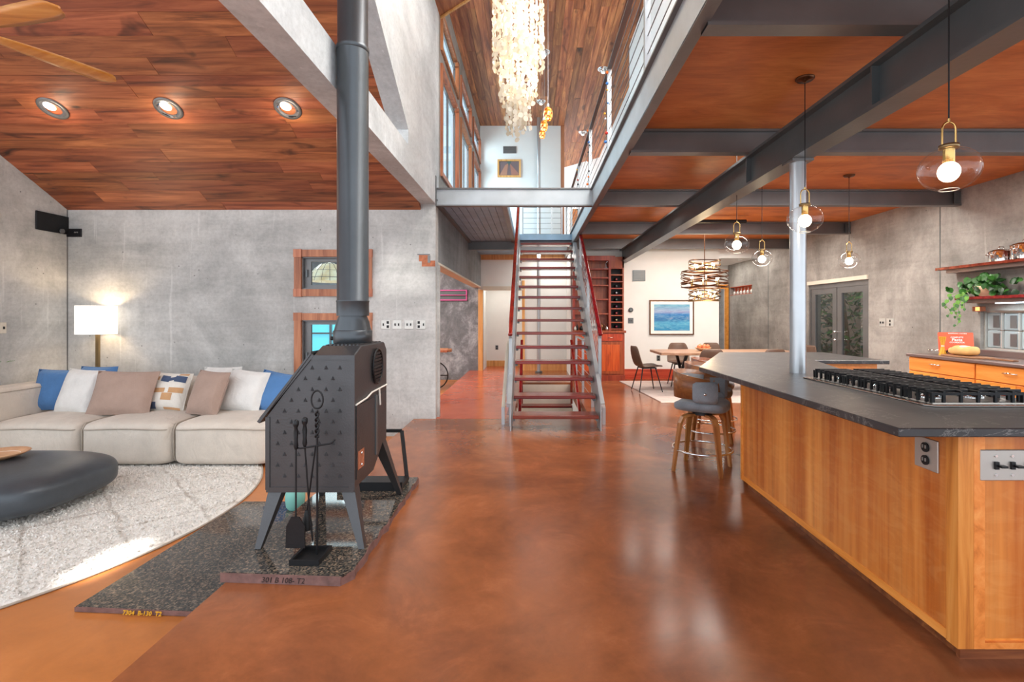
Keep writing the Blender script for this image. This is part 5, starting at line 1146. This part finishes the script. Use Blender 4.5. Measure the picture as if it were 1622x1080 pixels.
# bar stools
def stool(label):
    t = thing('bar_stool', label, 'stool', (0,0,0), 'walnut and grey felt bar stools')      # faces +x
    for k in range(4):
        a = pi/4+k*pi/2; pts = [(.07*cos(a), .07*sin(a), .50), (.15*cos(a), .15*sin(a), .50), (.195*cos(a), .195*sin(a), .482), (.222*cos(a), .222*sin(a), .43), (.25*cos(a), .25*sin(a), .26), (.29*cos(a), .29*sin(a), .0)]
        tx_, ty_ = -sin(a), cos(a); rows = []
        for i, p in enumerate(pts):
            p = Vector(p); d = (Vector(pts[min(i+1, 5)])-Vector(pts[max(i-1, 0)])).normalized(); s_ = Vector((tx_, ty_, 0)); n_ = d.cross(s_).normalized()
            w_ = [.026, .026, .026, .026, .023, .017][i]; h_ = .011; rows.append([p+s_*w_+n_*h_, p-s_*w_+n_*h_, p-s_*w_-n_*h_, p+s_*w_-n_*h_])
        MB().ring_sweep(rows, True, False).build('leg', 'walnut_leg', t)
    MB().tube([(.262*cos(i*pi/20), .262*sin(i*pi/20), .19) for i in range(40)], .009, 8, True).build('foot_ring', 'chrome', t)
    MB().cyl((0, 0, .50), (0, 0, .53), .09, seg=20).build('swivel', 'black', t)
    def pf(p):
        p.z += .03*(p.y/.22)**2*(p.x < 10) + (.03 if p.x < -.1 else 0)*0; return p
    MB().soft((0.0, 0, .575), (.46, .46, .10), .55, 40, 14, puff=pf).build('seat', 'f_grey', t)
    rows = []; N = 22
    for i in range(N+1):
        a = radians(62+(298-62)*i/N); hh = .085+.035*sin(pi*i/N); zc_ = .755+.025*sin(pi*i/N); R_ = .25
        rows.append([(R_*cos(a)*k_, R_*sin(a)*k_, zc_+s_*hh) for k_, s_ in ((1.0, -1), (1.03, 1), (.985+.0, 1), (.955, -1))])
    MB().ring_sweep(rows, True, True).build('backrest', 'walnut', t)
    rows = []
    for i in range(N+1):
        a = radians(100+(260-100)*i/N); hh = .07+.02*sin(pi*i/N); R_ = .236
        rows.append([(R_*cos(a)*k_, R_*sin(a)*k_, .765+s_*hh) for k_, s_ in ((1.0, -1), (1.02, 1), (.93, .95), (.90, -.95))])
    MB().ring_sweep(rows, True, True).build('back_pad', 'f_grey', t)
    for s_ in (-1, 1):
        rows = []
        for i in range(9):
            f_ = i/8; a = radians(s_*(48+46*f_)); R_ = .262; hh = .10-.01*f_; 
            if i in (0, 8): hh *= .82
            rows.append([(R_*cos(a)*k_, R_*sin(a)*k_, .73+q_*hh) for k_, q_ in ((1.0, -1), (1.035, -.6), (1.04, .6), (1.01, 1), (.93, .9), (.91, -.9))])
        o = MB().ring_sweep(rows, True, True).build('arm_pad', 'f_grey', t)
        a = radians(s_*72); MB().ball((.278*cos(a), .278*sin(a), .72), .013, 10, 8).build('button', 'chrome', o)
        MB().ring_sweep([[((.20+.05*f_)*cos(radians(s_*60))+dx*.05, (.20+.05*f_)*sin(radians(s_*60)), z_) for dx in (-1, 1)]+[((.18+.05*f_)*cos(radians(s_*60))+dx*.05, (.18+.05*f_)*sin(radians(s_*60)), z_) for dx in (1, -1)] for f_, z_ in ((0, .58), (.5, .62), (1, .68))], True, True).build('pad_strap', 'f_grey', t)
    return t
s0 = stool('nearest bar stool with bent walnut back and grey felt pads')
for i, (x, y, rz, lb) in enumerate(((1.555, 4.62, radians(-32), 0), (1.90, 5.42, radians(-27), 'middle bar stool, its walnut back rim showing behind the nearest stool'), (2.16, 6.02, radians(-27), 'farthest bar stool, only its walnut rim above the counter corner'))):
    o = s0 if i == 0 else copy_tree(s0); o.location = (x, y, 0); o.rotation_euler = (0, 0, rz); o.scale = (1, 1, 1)
    if lb: o['label'] = lb

# ============================================================ PENDANTS OVER ISLAND
def pendant(label, drop):
    t = thing('glass_pendant', label, 'lamp', (0,0,0), 'clear glass globe pendants in the kitchen')     # origin at globe centre
    rings = []; prof = []
    for i in range(17):
        v = -pi/2*.80+(pi*.90)*i/16; v = min(v, pi/2*.93); prof.append((.117*cos(v), .097*sin(v)))
    MB().lathe(prof, (0,0,0), 40, cap=False).build('globe', 'glass', t)
    MB().tube([(.117*cos(-pi/2*.8)*cos(a*pi/16), .117*cos(-pi/2*.8)*sin(a*pi/16), .097*sin(-pi/2*.8)) for a in range(32)], .0022, 5, True).build('rim', 'plate_pale', t)
    MB().lathe([(.004, .092), (.038, .092), (.038, .108), (.004, .110)], (0,0,0), 24).build('cap', 'brass_old', t)
    MB().lathe([(.022, .09), (.022, .03), (.016, .025)], (0,0,0), 20).build('socket', 'brass', t)
    MB().ball((0, 0, -.012), (.042, .042, .045), 16, 12).build('bulb', 'bulb', t)
    arc = [(-.03, 0, .105), (-.03, 0, .18)]+[(-.03*cos(a*pi/8), 0, .18+.03*sin(a*pi/8)) for a in range(1, 8)]+[(.03, 0, .18), (.03, 0, .105)]
    MB().tube(arc, .0042, 8).cyl((0, 0, .208), (0, 0, .225), .006, seg=8).build('bail', 'brass', t)
    MB().cyl((0, 0, .22), (0, 0, drop), .0035, seg=6).build('cord', 'black_matte', t)
    MB().lathe([(.062, 0), (.062, -.008), (.05, -.02), (.012, -.024), (.008, -.035)], (0, 0, drop), 24).build('canopy', 'bronze', t)
    return t
p0 = None
for (px, py, d, lb) in ((1503, 268, 2.25, 'largest glass globe pendant hanging at the upper right'), (1275, 347, 3.55, 'glass globe pendant in front of the silver column'), (1167, 386, 4.95, 'glass globe pendant left of the silver column, larger of two'), (1207, 409, 6.0, 'smaller glass globe pendant left of the silver column'), (1345, 412, 6.0, 'glass globe pendant above the french doors')):
    x = wx(px, d); z = z_at(py, d); o = pendant(lb, ZT-z) if p0 is None else copy_tree(p0)
    if p0 is None: p0 = o
    o.location = (x, d, z); o['label'] = lb
    if p0 is not o:
        for c in o.children:
            if c.name.startswith('cord'): c.data = c.data.copy(); [setattr(v, 'co', (v.co.x, v.co.y, ZT-z)) for v in c.data.vertices if v.co.z > .3]
            if c.name.startswith('canopy'): c.location.z = (ZT-z)-(ZT-p0.location.z)
    point('globe_glow', (x, d, z-.012), 5.5, .043, (1, .76, .48))
t = thing('recessed_light', 'round recessed light in the plywood behind the dark girder', 'light', (2.7, 5.6, ZT))
xx, yy = wx(1185, 5.55), 5.55
MB().lathe([(.11, 0), (.10, -.008), (.08, -.008)], (xx, yy, ZT), 24).build('trim_ring', 'alu', t); MB().lathe([(.08, -.006), (.001, -.006)], (xx, yy, ZT), 24, cap=False).build('lens', 'can_glow', t)
t = thing('recessed_light', 'recessed light in the white corridor ceiling', 'light', (5.3, 13.4, 2.85))
MB().lathe([(.11, 0), (.10, -.008), (.08, -.008)], (wx(1164, 13.6), 13.6, 2.85), 24).build('trim_ring', 'white_wall', t); MB().lathe([(.08, -.006), (.001, -.006)], (wx(1164, 13.6), 13.6, 2.85), 24, cap=False).build('lens', 'can_glow', t)
t = thing('smoke_alarm', 'round white smoke alarm on the corridor ceiling', 'alarm', (5.3, 13.0, 2.85)); MB().lathe([(.06, 0), (.06, -.02), (.04, -.035), (.01, -.035)], (wx(1173, 13.0), 13.0, 2.85), 20).build('body', 'white_wall', t)

# ============================================================ RIGHT WALL KITCHEN
RX = 5.03; KY1 = 6.72
kb = []
for i, (a, b, lb) in enumerate(((5.72, KY1, 'orange base cabinet with wide drawer at the far end of the right counter'), (4.75, 5.71, 'orange base cabinet at the right edge of the picture'))):
    c = thing('base_cabinet', lb, 'cabinet', (RX, a, 0), 'orange base cabinets under the right counter')
    MB().box(RX, XR-.01, a+.002, b-.002, .1, .862).build('body', 'orange_wood', c); MB().box(RX+.05, XR-.01, a+.002, b-.002, .001, .1).build('plinth', 'walnut', c)
    dr = MB().box(RX-.02, RX, a+.006, b-.006, .685, .855).build('drawer', 'orange_wood', c, bevel=.003)
    ym = (a+b)/2+.06; MB().tube([(RX-.02, ym-.07, .79), (RX-.05, ym-.06, .79), (RX-.055, ym, .795), (RX-.05, ym+.06, .79), (RX-.02, ym+.07, .79)], .007, 8).build('pull', 'chrome', dr)
    mid = (a+b)/2
    for (p, q) in ((a+.006, mid-.003), (mid+.003, b-.006)):
        do = MB().box(RX-.02, RX, p, q, .11, .675).build('door', 'orange_wood', c, bevel=.003)
        yk = q-.12 if p < mid else p+.12
        MB().prism([(yk-.045, .55), (yk+.045, .55), (yk, .645)], 'x', RX-.024, RX-.02).build('triangle_pull', 'triangle', do)
t = thing('worktop', 'brown worktop running along the right concrete wall', 'worktop', (RX, 5.5, .86))
MB().box(RX-.04, XR, 4.7, KY1+.03, .863, .90).build('slab', 'worktop', t, bevel=.006); MB().box(XR-.03, XR, 4.7, 6.55, .90, .975).build('upstand', 'worktop', t, bevel=.004)
WZ = .90
t = thing('bread_board', 'oval wooden bread board on the right worktop', 'board', (5.3, 6.0, WZ))
MB().prism([(5.22+.13*cos(a*pi/16), 6.08+.36*sin(a*pi/16)) for a in range(32)], 'z', WZ+.001, WZ+.02).build('board', 'board_wood', t, bevel=.004)
MB().box(5.19, 5.25, 5.45, 5.75, WZ+.004, WZ+.018).build('handle', 'board_wood', t)
t = thing('bread_loaf', 'crusty pale loaf on the wooden bread board', 'bread', (5.24, 6.1, WZ+.02))
def pb(p):
    p.z += .012*sin(p.y*40)*(1 if p.z > 0 else 0); return p
MB().soft((5.23, 6.12, WZ+.075), (.20, .34, .11), .68, 28, 14, puff=pb).build('loaf', 'bread', t); MB().soft((5.23, 6.13, WZ+.122), (.11, .22, .03), .8, 16, 8).build('flour_dusting', 'f_cream', t)
t = thing('cookbook', 'orange pasta cookbook propped on a black scrollwork stand', 'book', (5.45, 6.5, WZ))
bkc = Vector((5.42, 6.45, WZ+.035)); Rb = Matrix.Rotation(radians(-30), 3, 'Z') @ Matrix.Rotation(radians(-16), 3, 'X')
bw, bh, bt = .35, .26, .03
MB().obox(bkc + Rb @ Vector((0, 0, bh/2)), (bw, .004, bh), Rb).build('front_cover', 'red_book', t)
MB().obox(bkc + Rb @ Vector((.0, .018, bh/2)), (bw-.01, .03, bh-.008), Rb).build('pages', 'paper', t)
MB().obox(bkc + Rb @ Vector((0, .036, bh/2)), (bw, .004, bh), Rb).build('back_cover', 'red_book', t)
for body_, sz, zz in (('COMPLETE', .026, .185), ('Pasta', .052, .145), ('COOKBOOK', .026, .118)):
    text(body_, sz, 'lettering', 'paper', t, bkc + Rb @ Vector((.01, -.004, zz)), Rb @ RY, .001, 'CENTER', .15, .0006)
text('TRADITIONAL & MODERN', .016, 'lettering', 'paper', t, bkc + Rb @ Vector((.02, -.004, .238)), Rb @ RY, .001, 'CENTER', 0, .0004)
t = thing('book_stand', 'black scrollwork book stand holding the cookbook', 'stand', (5.45, 6.5, WZ))
q = MB(); R0 = Matrix.Rotation(radians(-30), 3, 'Z')
def bp(x, y, z): return Vector((bkc.x, bkc.y, WZ)) + R0 @ Vector((x, y, z))
q.tube([bp(-.15, -.03, .02), bp(.15, -.03, .02)], .006, 6)
for s_ in (-1, 1): q.tube([bp(s_*(.005+.12*k/10), -.045, .085-.06*(k/10)**2+.012*sin(k*1.2)) for k in range(11)], .006, 5)
for s_ in (-1, 1):
    q.tube([bp(s_*(.02+.05*k/12+.03*sin(k*.5)), -.035, .02+.05*abs(sin(k*.26))) for k in range(13)], .004, 5); q.tube([bp(s_*(.13-.03*cos(k*.5)), -.035, .035+.02*sin(k*.5)) for k in range(13)], .004, 5)
    q.tube([bp(s_*.12, -.03, .02), bp(s_*.12, .16, .008)], .004, 5)
q.tube([bp(0, .08, .22), bp(.10, .16, .17), bp(.14, .19, .01)], .004, 5); q.ball(bp(0, -.035, .07), .012, 8, 6)
q.build('scroll_frame', 'black', t)
t = thing('spaghetti_bundle', 'standing bundle of dry spaghetti tied at its waist', 'pasta', (5.12, 6.52, WZ)); sx_, sy_ = 5.17, 6.36
for k in range(30):
    a = k*2.399; r = .008*(k**.5)
    MB().tube([(sx_+r*1.0*cos(a), sy_+r*1.0*sin(a), WZ+.003), (sx_+r*.28*cos(a+.9), sy_+r*.28*sin(a+.9), WZ+.12), (sx_+r*.85*cos(a+1.8), sy_+r*.85*sin(a+1.8), WZ+.235)], .0055, 5).build('strand', 'pasta', t)
MB().lathe([(.017, .112), (.019, .12), (.017, .128)], (sx_, sy_, WZ), 14, cap=False).build('tie', 'rope', t)
t = thing('glass_bowl', 'low cut glass bowl behind the spaghetti bundle', 'bowl', (5.3, 6.62, WZ)); MB().lathe([(.04, 0), (.09, .02), (.12, .055), (.115, .055), (.085, .025), (.01, .01)], (5.28, 6.58, WZ+.001), 16).build('body', 'glass', t)
MB().lathe([(.12, .052), (.123, .058), (.115, .058)], (5.28, 6.58, WZ), 16, cap=False).build('rim', 'chrome', t)
# glass block window in the right wall
gw = struct('window_10', MB().box(XR+.05, XR+.2, 5.0, 5.02, .98, 1.46).box(XR+.05, XR+.2, 6.36, 6.38, .98, 1.46).box(XR+.05, XR+.2, 5.0, 6.38, .98, 1.0).box(XR+.05, XR+.2, 5.0, 6.38, 1.44, 1.46), 'plate_pale')
gb_m = plain('glass block', rgb(186,198,202), .15, .0); gb_m.node_tree.nodes['Principled BSDF'].inputs['Transmission Weight'].default_value = .3
for j in range(2):
    for k in range(6):
        a = 5.03+.222*k; z = 1.003+.22*j
        o = MB().box(XR+.06, XR+.14, a, a+.212, z, z+.212).build('glass_block', gb_m, gw, bevel=.012)
        MB().box(XR+.052, XR+.0595, a+.035, a+.12, z+.03, z+.18).build('block_core', 'steel', o, bevel=.002)
        MB().box(XR+.04, XR+.07, a+.212, a+.222, z, z+.212).build('mortar', 'plate_pale', gw)
# shelves
SY = {}
for nm, z, ye, lb in (('a', 2.0, 6.76, 'upper red wooden wall shelf'), ('b', 1.60, 6.45, 'lower red wooden wall shelf holding the trailing plant')):
    t = thing('wall_shelf', lb, 'shelf', (XR, 6, z), 'red wooden shelves on the right wall')
    MB().box(XR-.27, XR, 4.6, ye, z, z+.035).build('board', 'mahogany', t, bevel=.004); MB().box(XR-.22, XR, 4.6, ye-.12, z-.045, z).build('support', 'worktop', t)
    if nm == 'b': MB().box(XR-.16, XR-.1, 4.8, 6.0, z-.055, z-.045).build('light_strip', 'undercab', t)
area('shelf_light', (XR-.13, 5.5, 1.53), .06, 1.2, 3, (0, 0, 0), (.8, .94, 1))
t = thing('cooking_pot', 'stainless stock pot with lid on the upper shelf, left of two', 'pot', (5.5, 6.05, 2.035)); 
def pot(t, x, y, z, r, h_):
    MB().lathe([(r, 0), (r, h_), (r+.006, h_+.004)], (x, y, z), 28).build('body', 'chrome', t); MB().lathe([(r+.004, 0), (r*.9, .02), (r*.3, .035), (.01, .038)], (x, y, z+h_+.004), 28).build('lid', 'chrome', t)
    MB().tube([(x-.03, y, z+h_+.04), (x-.025, y, z+h_+.065), (x+.025, y, z+h_+.065), (x+.03, y, z+h_+.04)], .006, 6).build('lid_handle', 'chrome', t)
    MB().tube([(x-r, y-.04, z+h_*.7), (x-r-.04, y-.03, z+h_*.72), (x-r-.04, y+.03, z+h_*.72), (x-r, y+.04, z+h_*.7)], .006, 6).build('side_handle', 'chrome', t)
pot(t, 5.51, 5.93, 2.036, .12, .11)
t = thing('cooking_pot', 'second stainless pot on the upper shelf, at the picture edge', 'pot', (5.5, 5.65, 2.035)); pot(t, 5.51, 5.64, 2.036, .13, .15)
t = thing('wall_sconce', 'small copper glowing sconce under the lower shelf', 'lamp', (5.6, 6.5, 1.5)); MB().box(XR-.07, XR, 6.30, 6.42, 1.455, 1.515).build('housing', 'rust', t, bevel=.004); MB().box(XR-.072, XR-.07, 6.31, 6.37, 1.462, 1.508).build('lens', emis('amber lens', rgb(255,160,90), 2), t)
plate('pale socket plate with two round holes on the right wall', wx(1404, 1)*0+7.98, 1.29, .16, .13, [('o', 0)], XR, 'outlet_plate', 'plate_pale', 'outlet', None, 'x', -1)
plate('pale switch plate beside the socket plate on the right wall', 8.16, 1.29, .14, .13, [('s', -.03), ('s', .03)], XR, 'outlet_plate', 'plate_pale', 'outlet', None, 'x', -1)
# ivy
t = thing('trailing_ivy', 'trailing green ivy in a pale clay bowl on the lower shelf', 'plant', (5.5, 6.1, 1.635))
px_, py_ = 5.50, 6.10
MB().lathe([(.07, 0), (.12, .06), (.14, .12), (.13, .12), (.10, .09)], (px_, py_, 1.636), 24).build('pot', 'terracotta', t)
ri = random.Random(21)
def leafm(m, c, s_, nrm, up):
    nrm = Vector(nrm).normalized(); up = Vector(up); up = (up-nrm*up.dot(nrm)).normalized(); sd = nrm.cross(up); c = Vector(c)
    pr = [(0, .9), (.45, .35), (.55, -.15), (.25, -.5), (0, -.38), (-.25, -.5), (-.55, -.15), (-.45, .35)]
    vs = [c + (sd*a + up*(-b))*s_ + nrm*(-.12*abs(a))*s_ for a, b in pr]; m.add(vs+[c+nrm*.08*s_], [(i, (i+1) % 8, 8) for i in range(8)], True)
k = 0
while k < 120:
    a = ri.uniform(0, 2*pi); r = ri.uniform(.05, .20); cy_ = py_+ri.gauss(0, .20); cx_ = px_-.02+ri.uniform(-.14, .10); z = 1.76+ri.uniform(-.07, .15)-abs(cy_-py_)*.25
    if cx_ > XR-.02 or z < 1.65: continue
    m = MB(); leafm(m, (cx_, cy_, z), ri.uniform(.045, .075), (-.7+ri.gauss(0, .4), -.6+ri.gauss(0, .4), .5+ri.gauss(0, .3)), (ri.gauss(0, .4), ri.gauss(0, .4), 1)); m.build('leaf', ('leaf', 'leaf_dark', 'leaf')[k % 3], t); k += 1
for (dy, L, sx) in ((.28, .42, -.12), (.36, .30, -.16), (.20, .34, -.15), (.12, .22, -.15)):
    pts = [(px_+sx*.6, py_+dy*.5, 1.74)]
    for j in range(1, 9): pts.append((px_+sx*1.15+.02*sin(j*1.3), py_+dy+.03*sin(j*1.1+dy*9), 1.70-L*j/8))
    MB().tube(pts, .003, 5).build('vine', 'leaf_light', t)
    for j, p in enumerate(pts[1:]):
        m = MB(); leafm(m, (p[0]-.01, p[1]+ri.uniform(-.03, .03), p[2]), .045 if j < 4 else .028, (-.8, -.6, .2), (0, ri.uniform(-.5, .5), 1)); m.build('leaf', 'leaf' if j % 2 else 'leaf_light', t)
# glass niche in right wall
nb = struct('trim_12', MB().box(XR+.12, XR+.14, 13.0, 14.45, 1.98, 2.2).box(XR, XR+.13, 13.0, 14.45, 1.975, 1.985).box(XR, XR+.13, 13.0, 14.45, 2.195, 2.205), 'base_red')
for k, w_ in enumerate(('first', 'second', 'third', 'fourth', 'fifth', 'sixth')):
    y = 13.15+.22*k; t = thing('wine_glass', 'wine glass hanging in the wall niche, %s from the near end' % w_, 'glass', (XR+.06, y, 2.0), 'glasses in the wall niche')
    MB().lathe([(.04, .0), (.05, .05), (.03, .09), (.006, .1), (.006, .17), (.03, .18)], (XR+.06, y, 1.99), 14).build('bowl', 'plate_pale', t)
